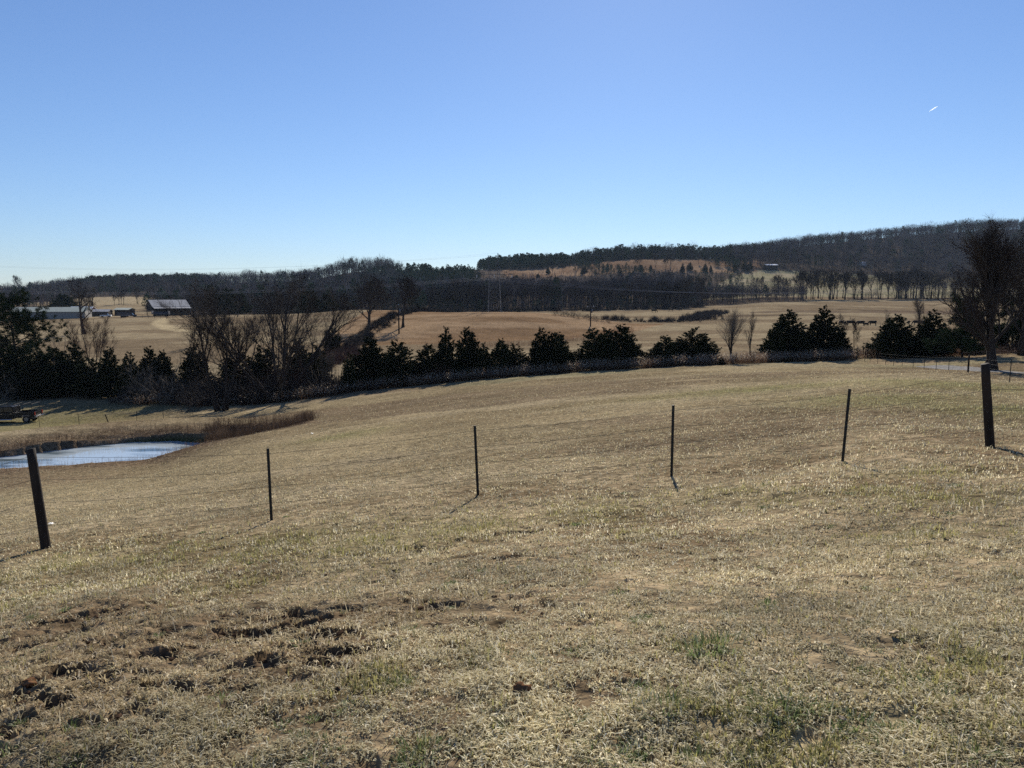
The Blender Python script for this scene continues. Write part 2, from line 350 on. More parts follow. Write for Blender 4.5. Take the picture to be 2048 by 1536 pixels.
def holes(x, y):                    # hoof holes and torn turf in front of the fence, 0..1
    g, t = trampled(x, y)
    n = fbm(x * 6.5 + y * .6, y * 10.0, 41, 3)
    thr = .70 - .185 * g - .19 * t
    return sstep(0, .06, n - thr) * sstep(16, 11, y) * np.clip(.25 + g + t, 0, 1)

def ground_color(x, y):
    u, Y = uof(x, y); n = fbm(x * .08, y * .08, 50, 3); n2 = fbm(x * .7, y * .7, 51, 3)
    L = lambda *c: np.array(c)[None]
    straw, brown, tan, olive = L(.30, .235, .145), L(.17, .115, .065), L(.245, .192, .112), L(.13, .125, .05)
    mixf = lambda a, b, f: a * (1 - f[:, None]) + b * f[:, None]
    c = mixf(np.repeat(L(.26, .20, .12), len(x), 0), L(.15, .105, .06), sstep(.42, .66, n2) * .8)
    past = mixf(np.repeat(tan, len(x), 0), L(.18, .137, .080), sstep(.4, .62, n) * .8)
    st = fbm(x * .05 + y * .02, y * .35, 52, 3); past = mixf(past, L(.30, .24, .15), sstep(.5, .7, st) * .6)
    bd = fbm(x * .035 - y * .02, y * .10 + x * .03, 58, 4); past = mixf(past, L(.135, .098, .062), sstep(.52, .68, bd) * .7); past = mixf(past, L(.22, .20, .115), sstep(.5, .72, fbm(x * .03, y * .05, 59, 3)) * .6)
    c = mixf(c, past, sstep(11.5, 15, y + (n2 - .5) * 5 - (x + 2) * .12))
    far = mixf(np.repeat(L(.265, .208, .128), len(x), 0), L(.185, .138, .085), sstep(.42, .6, fbm(x * .02, y * .05, 53, 4)))
    c = mixf(c, far, sstep(92, 100, Y))
    mound = inpoly(u, Y, [(640,150),(700,165),(960,178),(1250,190),(1330,235),(1100,250),(860,300),(760,310),(700,230)])
    c[mound] = mixf(np.repeat(L(.195, .125, .07), mound.sum(), 0), L(.27, .185, .11), sstep(.45, .65, fbm(x[mound] * .03, y[mound] * .1, 54, 4)))
    leaf = inpoly(u, Y, [(-520,640),(150,640),(640,640),(900,580),(1500,600),(1500,690),(1430,830),(2600,830),(2600,2600),(-600,2600)])
    c[leaf] = L(.10, .078, .06)
    for p, sp, h, pn in WOODS:
        m = inpoly(u, Y, p); c[m] = L(.085, .066, .05)
    pale = inpoly(u, Y, [(1400,535),(2600,520),(2600,826),(1490,826),(1440,700)]); c[pale] = mixf(np.repeat(L(.24, .215, .125), pale.sum(), 0), L(.30, .25, .16), sstep(.4, .6, n[pale]))
    sf = inpoly(u, Y, [(170,540),(300,560),(320,670),(150,670)]); c[sf] = L(.31, .245, .15)
    gf = inpoly(u, Y, [(1040,640),(1130,640),(1140,700),(1050,700)]); c[gf] = L(.28, .25, .15)
    for p in BROOM:
        m = inpoly(u + (n2 - .5) * 30, Y + (n - .5) * 30, p); c[m] = mixf(np.repeat(L(.19, .120, .072), m.sum(), 0), L(.26, .175, .108), sstep(.35, .65, fbm(x[m] * .03, y[m] * .03, 55, 4)))
    # pale worn track across the pasture below the barn, dark furrows in the far right field
    tr = polydist(x, y, [uY(*q) for q in [(330,300),(318,262),(345,225),(400,210),(345,226),(319,262)]]); c = mixf(c, L(.40, .32, .19), sstep(3.5, 1.5, tr + (n2 - .5) * 3) * .8)
    fl_ = np.minimum(polydist(x, y, [uY(*q) for q in [(1640,352),(1760,342),(1900,332),(1760,343)]]), polydist(x, y, [uY(*q) for q in [(1500,300),(1620,300),(1700,296),(1620,301)]])); c = mixf(c, L(.10, .075, .05), sstep(5, 1.5, fl_ + (n2 - .5) * 6) * .8)
    fu = sstep(.55, .66, fbm(x * .006, y * .055, 56, 3)) * (inpoly(u, Y, [(1500,290),(2300,290),(2300,420),(1500,420)])); c = mixf(c, L(.12, .085, .06), fu * .7)
    gr = greenness(x, y) * (.55 + .9 * (fbm(x * 1.3, y * 1.3, 57, 3) - .2)); gr = np.clip(gr, 0, 1)
    c = mixf(c, np.repeat(olive, len(x), 0), gr * np.where(Y > 16, .6, .45))
    h = holes(x, y); c = mixf(c, L(.062, .040, .026), h)
    g, t = trampled(x, y); c = mixf(c, L(.115, .082, .052), g * .6)
    dp = polydist(x, y, POND); pb = np.where(inpoly(x, y, POND), 1, sstep(4.5, .3, dp + (n2 - .5) * 2)); pb = pb * sstep(36, 40, y) * sstep(70, 62, y)
    c = mixf(c, L(.13, .09, .058), pb * .85)
    dh = np.where(inpoly(x, y, HOLLOW), 1.0, sstep(1.5, 0, polydist(x, y, HOLLOW))); c = mixf(c, L(.11, .075, .052), dh * .8)
    alg = inpoly(x, y, POND) & (u > 240) & (y > 53); c[alg] = L(.05, .06, .02)
    bank = inpoly(u, Y, [(1740,80),(2400,68),(2400,100),(1740,100)]); c[bank] = mixf(c[bank], L(.27, .20, .125), np.full(bank.sum(), .6))
    return c

# ------------------------------------------------------------------ ground sheet
rr = [.3]
while rr[-1] < 2500:
    r_ = rr[-1]; rr.append(r_ * (1 + (.012 if r_ < 1.6 else .0065 if r_ < 14 else .010 if r_ < 38 else .0042 if r_ < 66 else .010 if r_ < 380 else .0085 if r_ < 1500 else .03)))
rr = np.array(rr)
aa = np.concatenate([np.linspace(-180, -46, 40, endpoint=False), np.linspace(-46, 46, 700, endpoint=False), np.linspace(46, 180, 40, endpoint=False)])
A_, R_ = np.meshgrid(np.radians(aa), rr); gx = (R_ * np.sin(A_)).ravel(); gy = (R_ * np.cos(A_)).ravel()
gzv = ground_z(gx, gy); hh = holes(gx, gy)
gzv = gzv - hh * .055 + (fbm(gx * 5, gy * 5, 61, 3) - .5) * .05 * sstep(18, 9, np.hypot(gx, gy)) * (1 + trampled(gx, gy)[0])
na, nr = len(aa), len(rr)
ii = np.arange(nr - 1)[:, None] * na; jj = np.arange(na)[None]; j2 = (jj + 1) % na
GQ = np.stack([ii + jj, ii + na + jj, ii + na + j2, ii + j2], -1).reshape(-1, 4)[:, ::-1]
cen = len(gx); GV = np.vstack([np.stack([gx, gy, gzv], -1), [0, 0, gzv[:na].mean()]])
GT = np.array([[cen, j, (j + 1) % na] for j in range(na)])[:, ::-1]
gc = np.ones((len(GV), 4)); gc[:-1, :3] = ground_color(gx, gy); gc[-1, :3] = (.25, .2, .12)
m = bpy.data.materials.new('turf'); m.use_nodes = True; N, L_ = m.node_tree.nodes, m.node_tree.links; b = N['Principled BSDF']
b.inputs['Roughness'].default_value = 1; b.inputs['Specular IOR Level'].default_value = 0
ge = N.new('ShaderNodeNewGeometry'); at_ = N.new('ShaderNodeAttribute'); at_.attribute_name = 'Col'
def nzn(scale, det, stretch=None):
    src = ge.outputs['Position']
    if stretch:
        mp = N.new('ShaderNodeMapping'); mp.inputs['Scale'].default_value = stretch; L_.new(src, mp.inputs[0]); src = mp.outputs[0]
    z = N.new('ShaderNodeTexNoise'); z.inputs['Scale'].default_value = scale; z.inputs['Detail'].default_value = det; L_.new(src, z.inputs['Vector']); return z.outputs['Fac']
def mapr(s, a, b_, c, d):
    q = N.new('ShaderNodeMapRange'); q.inputs[1].default_value = a; q.inputs[2].default_value = b_; q.inputs[3].default_value = c; q.inputs[4].default_value = d; L_.new(s, q.inputs[0]); return q.outputs[0]
def mul(a, b_):
    q = N.new('ShaderNodeMath'); q.operation = 'MULTIPLY'; L_.new(a, q.inputs[0]); L_.new(b_, q.inputs[1]); return q.outputs[0]
f1 = mapr(nzn(.22, 4), .3, .7, .82, 1.18); f2 = mapr(nzn(2.2, 5), .3, .7, .72, 1.28); f3 = mapr(nzn(6.5, 8), .32, .68, .50, 1.50)
vm = N.new('ShaderNodeVectorMath'); vm.operation = 'SCALE'; L_.new(at_.outputs['Color'], vm.inputs[0]); L_.new(mul(mul(f1, f2), f3), vm.inputs['Scale']); L_.new(vm.outputs[0], b.inputs['Base Color'])
bp = N.new('ShaderNodeBump'); bp.inputs['Strength'].default_value = .9; bp.inputs['Distance'].default_value = .06; L_.new(nzn(12, 10), bp.inputs['Height']); L_.new(bp.outputs[0], b.inputs['Normal'])
ground = link_mesh('ground', GV, GT, GQ, m, True, gc); tag(ground, kind='structure')

# ------------------------------------------------------------------ pond water
mw = bpy.data.materials.new('pond_water'); mw.use_nodes = True; N, L_ = mw.node_tree.nodes, mw.node_tree.links; b = N['Principled BSDF']
b.inputs['Roughness'].default_value = .06; b.inputs['IOR'].default_value = 1.33; b.inputs['Specular IOR Level'].default_value = .5
ge = N.new('ShaderNodeNewGeometry'); bp = N.new('ShaderNodeBump'); bp.inputs['Strength'].default_value = .06; bp.inputs['Distance'].default_value = .05
L_.new(nzn(.9, 3, (.5, 1.6, 1)), bp.inputs['Height']); L_.new(bp.outputs[0], b.inputs['Normal'])
ice = N.new('ShaderNodeMix'); ice.data_type = 'RGBA'; ice.inputs['A'].default_value = (.06, .085, .095, 1); ice.inputs['B'].default_value = (.40, .455, .48, 1)   # a skin of thin ice with dark melted spots
L_.new(mapr(nzn(.5, 5, (.5, 1.6, 1)), .36, .52, 0, 1), ice.inputs['Factor']); L_.new(ice.outputs['Result'], b.inputs['Base Color'])
cx = sum(p[0] for p in POND) / len(POND); cy = sum(p[1] for p in POND) / len(POND)
PV = [(cx + (x - cx) * 1.06, cy + (y - cy) * 1.12, WATER_Z) for x, y in POND] + [(cx, cy, WATER_Z)]
water = link_mesh('water', PV, [[len(POND), i, (i + 1) % len(POND)] for i in range(len(POND))], np.zeros((0, 4), int), mw); tag(water, kind='structure')

# ------------------------------------------------------------------ gravel driveway, laid a little above the turf
DR = [(1862,73),(1875,72),(1900,69.5),(1950,65.5),(2048,61),(2200,56),(2450,50)]
pc = [np.array(uY(u, y)) for u, y in DR]; tt = np.linspace(0, len(pc) - 1, 90)
cxs = pchip(range(len(pc)), [p[0] for p in pc], tt); cys = pchip(range(len(pc)), [p[1] for p in pc], tt)
dx_, dy_ = np.gradient(cxs), np.gradient(cys); ln = np.hypot(dx_, dy_); nx, ny = -dy_ / ln, dx_ / ln
wv = np.linspace(-1.5, 1.5, 9); X = (cxs[:, None] + nx[:, None] * wv); Yd = (cys[:, None] + ny[:, None] * wv)
Z = ground_z(X.ravel(), Yd.ravel()) + .06 - .05 * np.tile(np.abs(wv / 1.5) ** 4, len(tt))
i = np.arange(len(tt) - 1)[:, None] * 9; k = np.arange(8)[None]
M['gravel'] = mat('gravel', (.10, .095, .088), 1, 0, .4, 5, col2=(.34, .325, .30), bump=.8)
dv = link_mesh('driveway', np.stack([X.ravel(), Yd.ravel(), Z], -1), np.zeros((0, 3), int), np.stack([i + k, i + k + 1, i + k + 10, i + k + 9], -1).reshape(-1, 4), M['gravel'], True); tag(dv, kind='structure')

# ------------------------------------------------------------------ grass blades
def blades(P, length, width, az, lean, bend):
    n = len(P); d = np.stack([np.cos(az), np.sin(az)], -1); sx = np.stack([-np.sin(az), np.cos(az), np.zeros(n)], -1)
    th1 = lean * .5; th2 = lean + bend
    mid = P + np.stack([d[:, 0] * np.sin(th1), d[:, 1] * np.sin(th1), np.cos(th1)], -1) * (length * .5)[:, None]
    tip = mid + np.stack([d[:, 0] * np.sin(th2), d[:, 1] * np.sin(th2), np.cos(th2)], -1) * (length * .5)[:, None]
    hw = (width / 2)[:, None]
    V = np.stack([P - sx * hw, P + sx * hw, mid + sx * hw * .8, mid - sx * hw * .8, tip], 1).reshape(-1, 3)
    o = np.arange(n)[:, None] * 5
    return V, np.concatenate([o + np.array([[0, 1, 2]]), o + np.array([[0, 2, 3]]), o + np.array([[3, 2, 4]])])
M['grass'] = mat('grass_blade', (.3, .3, .1), .8, .15, .12, 3, transl=.42, attr=True)
nb = 470000; q = rng.random(nb); y0, y1, ex = 1.9, 88.0, -.72
gy_ = (y0 ** ex + q * (y1 ** ex - y0 ** ex)) ** (1 / ex); gx_ = (rng.random(nb) * 2 - 1) * .84 * (gy_ + .6)
hd = holes(gx_, gy_); gr = greenness(gx_, gy_); clump = fbm(gx_ * 3.2, gy_ * 3.2, 71, 3); fine = fbm(gx_ * 11, gy_ * 11, 73, 2); big = fbm(gx_ * .8, gy_ * .8, 72, 2); tp = trampled(gx_, gy_)[0]
keep = (rng.random(nb) > hd * .95) & (rng.random(nb) < np.where(gy_ < 14, .15 + 2.2 * (fine - .25) + .9 * (clump - .4), .5 + clump)) & (rng.random(nb) > tp * .42)
gx_, gy_, gr, clump, big, tp = (a[keep] for a in (gx_, gy_, gr, clump, big, tp)); nb = len(gx_)
gzz = ground_z(gx_, gy_) + (fbm(gx_ * 5, gy_ * 5, 61, 3) - .5) * .05 * sstep(18, 9, np.hypot(gx_, gy_)) * (1 + tp) - .006
far_ = np.clip(gy_ / 4, 1, 22)
gpat = sstep(.46, .60, fbm(gx_ * 3.4, gy_ * 4.0, 74, 3)); isg = rng.random(nb) < np.clip(gr * np.where(gy_ < 12, gpat * .5 + .06, .35), 0, .7) + .015
length = (.022 + .030 * rng.random(nb)) * (.35 + 1.5 * clump) * (1 + .25 * isg) * far_ ** .32
width = (.0044 + .0030 * rng.random(nb)) * far_ ** .78
lean = np.where(isg, rng.random(nb) * .7, np.where(gy_ < 7, .60 + rng.random(nb) * .9, .35 + rng.random(nb) * 1.05)); V, T = blades(np.stack([gx_, gy_, gzz], -1), length, width, rng.random(nb) * 6.283, lean, .3 + .5 * rng.random(nb))
straw = np.array([.70, .625, .39]); dead = np.array([.32, .25, .135]); wht = np.array([.88, .80, .58])
k = rng.random(nb)[:, None]; bc = straw * k + dead * (1 - k); bc = np.where(rng.random(nb)[:, None] < .14, wht, bc) * np.clip(.97 + .9 * (big - .5), .6, 1.3)[:, None]
gcol = np.array([.25, .235, .095]) * (.7 + .9 * rng.random(nb))[:, None] + np.array([.06, .04, .01]) * rng.random(nb)[:, None]
bc = np.where(isg[:, None], gcol, bc); fm = np.clip((gy_ - 9) / 16, 0, .75)[:, None]; bc = bc * (1 - fm) + fm * (np.array([.42, .352, .215]) * (1 - .45 * gr[:, None]) + np.array([.10, .12, .035]) * gr[:, None]); bc = bc * (1 - .38 * np.clip(tp, 0, 1)[:, None] * np.array([.85, 1, 1.1])[None]); cc = np.ones((nb, 4)); cc[:, :3] = bc
g_o = link_mesh('grass', V, T, np.zeros((0, 4), int), M['grass'], False, np.repeat(cc, 5, 0))
tag(g_o, 'short straw coloured winter grass over the near slope', 'grass', kind='stuff')
# crumbs of torn soil round the hoof holes
cn = 60000; cx_ = rng.uniform(-4.5, 3.5, cn); cy_ = rng.uniform(2.2, 11, cn); tp_ = trampled(cx_, cy_); hq = holes(cx_, cy_ + .1); kk = rng.random(cn) < np.clip(.02 * tp_[0] + .22 * hq * (1 - holes(cx_, cy_) * .4), 0, 1); cx_, cy_ = cx_[kk], cy_[kk]
def crumb(seed):
    q = random.Random(seed); bm = bmesh.new(); bmesh.ops.create_icosphere(bm, subdivisions=1, radius=1); V_ = np.array([[c * q.uniform(.6, 1.2) for c in v.co] for v in bm.verts]) * [1, .8, .6]; bm.verts.index_update(); T_ = np.array([[v.index for v in f.verts] for f in bm.faces]); bm.free(); return V_, T_
n_ = len(cx_); V, T = scatter([crumb(k) for k in range(5)], np.stack([cx_, cy_, ground_z(cx_, cy_) - .03 * holes(cx_, cy_) + .004], -1), .006 + .022 * rng.random(n_) ** 3, rng.random(n_) * 6.28, rng.integers(0, 5, n_))
M['soil'] = mat('soil', (.075, .047, .030), 1, 0, .5, 9); tag(link_mesh('soil_crumbs', V, T, np.zeros((0, 4), int), M['soil']), 'dark soil crumbs thrown up in the trampled turf', 'soil', kind='stuff')
# taller green tufts
TU = [(1400,1305,.16),(1440,1300,.18),(1330,1425,.16),(1545,1425,.17),(1560,1440,.16),(840,1512,.14),(1000,1318,.10),(960,1312,.1),(800,1360,.09),(740,1345,.09),(1720,1450,.10),(1620,1430,.12),(350,1100,.10),(40,1200,.1),(1420,1400,.1),(1900,1450,.1),(1760,1500,.1),(1950,1520,.12),(1150,1048,.1),(1530,977,.1),(1910,970,.1),(560,1290,.05),(1070,1160,.07),(260,1150,.08),(1700,990,.09),(1790,985,.09)]
PP, ll, ww, az_, le_, co_ = [], [], [], [], [], []
for _ in range(170): TU.append((rng.uniform(-40, 2090), 1536 - 560 * rng.random() ** 1.15, rng.uniform(.035, .10)))
for u, v, h in TU:
    h *= .55; c = gv(u, v); nn = int(30 + 600 * h); rad = h * 1.1
    a = rng.random(nn) * 6.283; r = rad * np.sqrt(rng.random(nn)); x = c.x + r * np.cos(a); y = c.y + r * np.sin(a)
    PP.append(np.stack([x, y, ground_z(x, y) - .01], -1)); ll.append(h * (.5 + .7 * rng.random(nn))); ww.append((.004 + .002 * rng.random(nn)) * max(1, c.y / 5)); az_.append(a + rng.normal(0, .6, nn)); le_.append(.15 + .9 * r / rad + .2 * rng.random(nn))
    pal = rng.random(nn)[:, None] < .2; co_.append(np.where(pal, np.array([.40, .40, .26]), np.array([.14, .175, .065]) * (.7 + .8 * rng.random(nn))[:, None]))
nn = 900; y = 2.0 + 8.5 * rng.random(nn) ** 1.4; x = (rng.random(nn) * 2 - 1) * .8 * y; PP.append(np.stack([x, y, ground_z(x, y)], -1)); ll.append(.06 + .16 * rng.random(nn) ** 2); ww.append((.0022 + .0015 * rng.random(nn)) * np.clip(y / 3, 1, 3)); az_.append(rng.random(nn) * 6.283); le_.append(.5 + .8 * rng.random(nn)); co_.append(np.array([.66, .57, .38]) * (.6 + .6 * rng.random(nn))[:, None])   # long bent dead stems
V, T = blades(np.concatenate(PP), np.concatenate(ll), np.concatenate(ww), np.concatenate(az_), np.concatenate(le_), np.full(sum(map(len, ll)), .4)); cc = np.ones((len(V) // 5, 4)); cc[:, :3] = np.concatenate(co_)
tag(link_mesh('green_grass', V, T, np.zeros((0, 4), int), M['grass'], False, np.repeat(cc, 5, 0)), 'scattered green tufts among the dead winter turf', 'grass', kind='stuff')

# ------------------------------------------------------------------ dead weeds
def weed_proto(seed, twiggy=7, fl=6):
    r = random.Random(seed); mb, fb = MB(), MB()
    a, l = r.uniform(0, 6.28), r.uniform(.02, .25); tip = (math.cos(a) * l, math.sin(a) * l, 1.0)
    mb.add([(-.012, 0, 0), (.012, 0, 0), tip], [[0, 1, 2]]); mb.add([(0, -.012, 0), (0, .012, 0), tip], [[0, 1, 2]])
    for i in range(twiggy):
        t = r.uniform(.2, .9); p = np.array(tip) * t; a2 = r.uniform(0, 6.28); q = p + np.array([math.cos(a2) * r.uniform(.1, .3), math.sin(a2) * r.uniform(.1, .3), r.uniform(.1, .3)])
        mb.add([p + (.009, 0, 0), p - (.009, 0, 0), q], [[0, 1, 2]])
        for _ in range(1 if i < fl else 0):
            c = q + np.array([r.uniform(-.05, .05) for _ in range(3)]); e = r.uniform(.012, .03)
            fb.add([c + (e, 0, -e), c + (-e, e, 0), c + (0, -e, e)], [[0, 1, 2]])
    return mb, fb
WP = [weed_proto(s) for s in range(7)]
WPM = [tris(a) for a, _ in WP]; WPF = [tris(b_) for _, b_ in WP]
def weeds(name, label, P, h, hvar=.5, fluff=True, mats=('weed', 'fluff'), wide=1.0):
    n = len(P); sc = h * (1 - hvar / 2 + hvar * rng.random(n)); rz = rng.random(n) * 6.283; pk = rng.integers(0, len(WP), n)
    V, T = scatter(WPM, P, sc, rz, pk, sc * wide); o = link_mesh(name, V, T, np.zeros((0, 4), int), M[mats[0]]); tag(o, label, 'weeds', kind='stuff')
    if fluff:
        V, T = scatter(WPF, P, sc, rz, pk, sc * wide); f = link_mesh('seed_heads', V, T, np.zeros((0, 4), int), M[mats[1]]); f.parent = o; f['kind'] = 'stuff'
    return o
def strip(line, width, n, gap=0):
    line = np.array([uY(*q) for q in line]); seg = np.hypot(*np.diff(line, axis=0).T); cs = np.concatenate([[0], np.cumsum(seg)]); t = rng.random(n) * cs[-1]
    x = np.interp(t, cs, line[:, 0]) + rng.normal(0, width * .25, n); y = np.interp(t, cs, line[:, 1]) + (rng.random(n) - .5) * width
    k = rng.random(n) < 1 - gap + gap * 2 * (fbm(x * .12, y * .12, 81, 2) - .2); x, y = x[k], y[k]
    return np.stack([x, y, ground_z(x, y)], -1)
weeds('dead_weeds', 'reddish brown dead weed strip along the hedgerow foot', strip([(620,86.5),(750,87),(1024,88),(1300,88.5),(1600,88.5),(1712,87.5)], 3.2, 6000, .35), 1.0, .8)
weeds('dead_weeds', 'brown dead weeds under the bare trees by the pond field', strip([(250,93),(400,90),(520,88),(660,87)], 5, 2200, .4), 1.0, .8)
ang = rng.random(2600) * 6.283; e = rng.random(2600)
pp = np.array(POND); k = rng.integers(0, len(pp), 3400); t = rng.random(3400)[:, None]; pq = pp[k] * (1 - t) + pp[(k + 1) % len(pp)] * t; out_ = pq - np.array([cx, cy]); out_ /= np.linalg.norm(out_, axis=1)[:, None]
pq = pq + out_ * (np.abs(rng.normal(0, 1.0, 3400)) - .25)[:, None]
weeds('dry_reeds', 'short brown dry reeds ringing the pond edge', np.stack([pq[:, 0], pq[:, 1], ground_z(pq[:, 0], pq[:, 1])], -1)[(pq[:, 1] < 49) | (rng.random(len(pq)) < .2)], .26, 1.0, False)
weeds('dry_reeds', 'dark brown matted weeds hanging over the far pond bank', strip([(-60,48.2),(60,51.3),(150,53.2),(250,54.9),(340,55.6),(420,54.6)], 1.3, 1500, .2), .34, 1.2, False, ('weed_dark', 'fluff'))
hp = np.array(HOLLOW); bx = rng.uniform(hp[:, 0].min() - 1, hp[:, 0].max() + 1, 9000); by = rng.uniform(hp[:, 1].min() - 1, hp[:, 1].max() + 2, 9000); kk = inpoly(bx, by, HOLLOW) | (polydist(bx, by, HOLLOW) < 1.0 * rng.random(9000)); bx, by = bx[kk], by[kk]
weeds('brown_weeds', 'dense dark brown weeds filling the hollow beside the pond', np.stack([bx, by, ground_z(bx, by)], -1), .52, 1.1, False, ('weed_dark', 'fluff'))
weeds('dead_weeds', 'weeds under the evergreens along the driveway', strip([(1720,90),(1800,88),(1900,86),(2000,84),(2120,82)], 4, 2200, .3), .9, .8, False)
weeds('dead_weeds', 'brown weeds along the foot of the grassy mound', strip([(860,163),(1000,166),(1120,172),(1180,180),(1260,205)], 6, 1800, .3), 1.1, .9, False)
def far_bush(seed):
    r = np.random.default_rng(seed); mb = MB(); n = 90; a = r.random(n) * 6.283; el = np.arcsin(r.random(n) ** .8); rad = .35 + .25 * r.random(n); c = np.stack([np.cos(a) * np.cos(el) * rad, np.sin(a) * np.cos(el) * rad, np.sin(el) * rad * 1.7], -1)
    d = c + r.normal(0, .15, (n, 3)); d /= np.linalg.norm(d, axis=1)[:, None]; sd_ = np.cross(d, r.normal(0, 1, (n, 3))); sd_ /= np.linalg.norm(sd_, axis=1)[:, None]; b0 = c * .35
    mb.add(np.stack([b0 - sd_ * .016, b0 + sd_ * .016, c + d * .15], 1).reshape(-1, 3), np.arange(n * 3).reshape(-1, 3)); return tris(mb)
BU = [far_bush(s) for s in range(6)]
for lb, ln_, wd, n_, h_, mt_ in [
  ('dark brush along the ditch below the lone oak', [(690,152),(735,188),(772,225),(835,285),(870,300)], 6, 260, 1.7, 'twig'),
  ('dark brush row beyond the mound by the pasture', [(1215,250),(1300,252),(1390,268),(1405,310),(1425,350)], 11, 300, 1.9, 'twig'),
  ('scrubby brush on the pasture edge below the barn', [(640,118),(690,128),(705,150)], 9, 90, 1.6, 'twig_red'),
  ('dark scrub at the foot of the wood beyond the mound', [(850,400),(1000,405),(1200,412),(1400,424)], 10, 160, 3.0, 'twig'),
  ('dark reddish brush filling in between the hedgerow cedars', [(690,89),(850,90),(1060,90),(1140,91)], 3, 120, 2.0, 'twig_red'),
  ('low dark brush at the foot of the right hand cedars', [(1160,91),(1290,91),(1430,91),(1540,92),(1700,91)], 2.5, 110, 1.1, 'twig_red'),
  ('dark brush under the bare trees beside the pond field', [(255,96),(330,93),(400,91),(520,89),(660,89),(705,91)], 5, 190, 2.3, 'twig'),
  ('dark brush under the evergreens by the driveway', [(1760,92),(1860,90),(1950,86),(2060,84),(2200,84)], 5, 90, 2.0, 'twig')]:
    P = strip(ln_, wd, n_, .2); n = len(P); H = h_ * (.35 + 1.1 * rng.random(n) ** 1.5); V, T = scatter(BU, P, H, rng.random(n) * 6.283, rng.integers(0, 6, n), H * 1.5); tag(link_mesh('brush', V, T, np.zeros((0, 4), int), M[mt_]), lb, 'brush', kind='stuff')

# ------------------------------------------------------------------ tree makers
def rdir(d, ang, r):
    d = Vector(d).normalized(); a = d.orthogonal().normalized(); a.rotate(Matrix.Rotation(r.uniform(0, 6.283), 3, d)); return (d * math.cos(ang) + a * math.sin(ang)).normalized()
def bare(seed, h, nstem=1, trunk=.35, ang=(.5, .95), lratio=.62, n1=9, n2=7, n3=7, n4=7, up=.10, r0=.028, flare=0, tw=.014, twl=.055, droop=0, lean=0, lower=.25):
    r = random.Random(seed); tm, cm = MB(), MB()
    def path(p, d, L, n, wob, trop):
        P = [Vector(p)]; d = Vector(d)
        for i in range(n):
            d = (d + Vector((r.gauss(0, wob), r.gauss(0, wob), r.gauss(0, wob * .6) + trop))).normalized(); P.append(P[-1] + d * L / n)
        return P
    def pt(P, t):
        k = min(int(t * (len(P) - 1)), len(P) - 2); f = t * (len(P) - 1) - k; return P[k].lerp(P[k + 1], f), (P[k + 1] - P[k]).normalized()
    def rec(p, d, L, rad, lev):
        nseg = (6, 5, 4, 3)[lev]; P = path(p, d, L, nseg, (.05, .11, .16, .2)[lev], (.02, up, up, up * .7)[lev])
        tail = (.25, .18, .2, .3)[lev]
        rads = np.array([rad * (1 - (1 - tail) * (i / nseg) ** .8) for i in range(nseg + 1)])
        if lev == 0: rads[0] *= 1.35
        (tm if lev <= 1 else cm).tube([q[:] for q in P], rads, (8, 5, 4, 3)[lev], cap=lev == 0)
        nc = (n1, n2, n3, n4)[lev]; t0 = (trunk, lower, .2, .15)[lev]
        for i in range(nc):
            t = t0 + (1 - t0) * ((i + r.random()) / nc); q, dd = pt(P, min(t, .98)); a = r.uniform(*ang) * (1.0 if lev else (1.15 - .5 * t))
            cd = rdir(dd, a, r); cd.z += (.12 if lev < 2 else 0) - droop * (lev >= 2); cd.normalize()
            cl = L * lratio * r.uniform(.7, 1.1) * (1.15 - .55 * (t - t0) / (1 - t0 + 1e-6)) * (1.0 if lev else 1.0)
            if lev < 3: rec(q, cd, cl, max(rad * .52 * (1 - .55 * t), h * .0009), lev + 1)
            else:
                tl = h * twl * r.uniform(.5, 1.2); e = q + cd * tl + Vector((0, 0, .15 * tl)); o = cd.orthogonal().normalized() * tw * .5
                cm.add([(q - o)[:], (q + o)[:], e[:]], [[0, 1, 2]])
    for s in range(nstem):
        if nstem == 1: rec((0, 0, -.25), (lean, 0, 1), h * .62, h * r0, 0)
        else:
            a = s * 6.283 / nstem + r.uniform(-.4, .4); sp = flare * r.uniform(.35, 1.15); rec((math.cos(a) * .25, math.sin(a) * .25, -.25), (math.cos(a) * sp, math.sin(a) * sp, 1), h * r.uniform(.55, .72), h * r0 * r.uniform(.6, .9), 0)
    return tm, cm
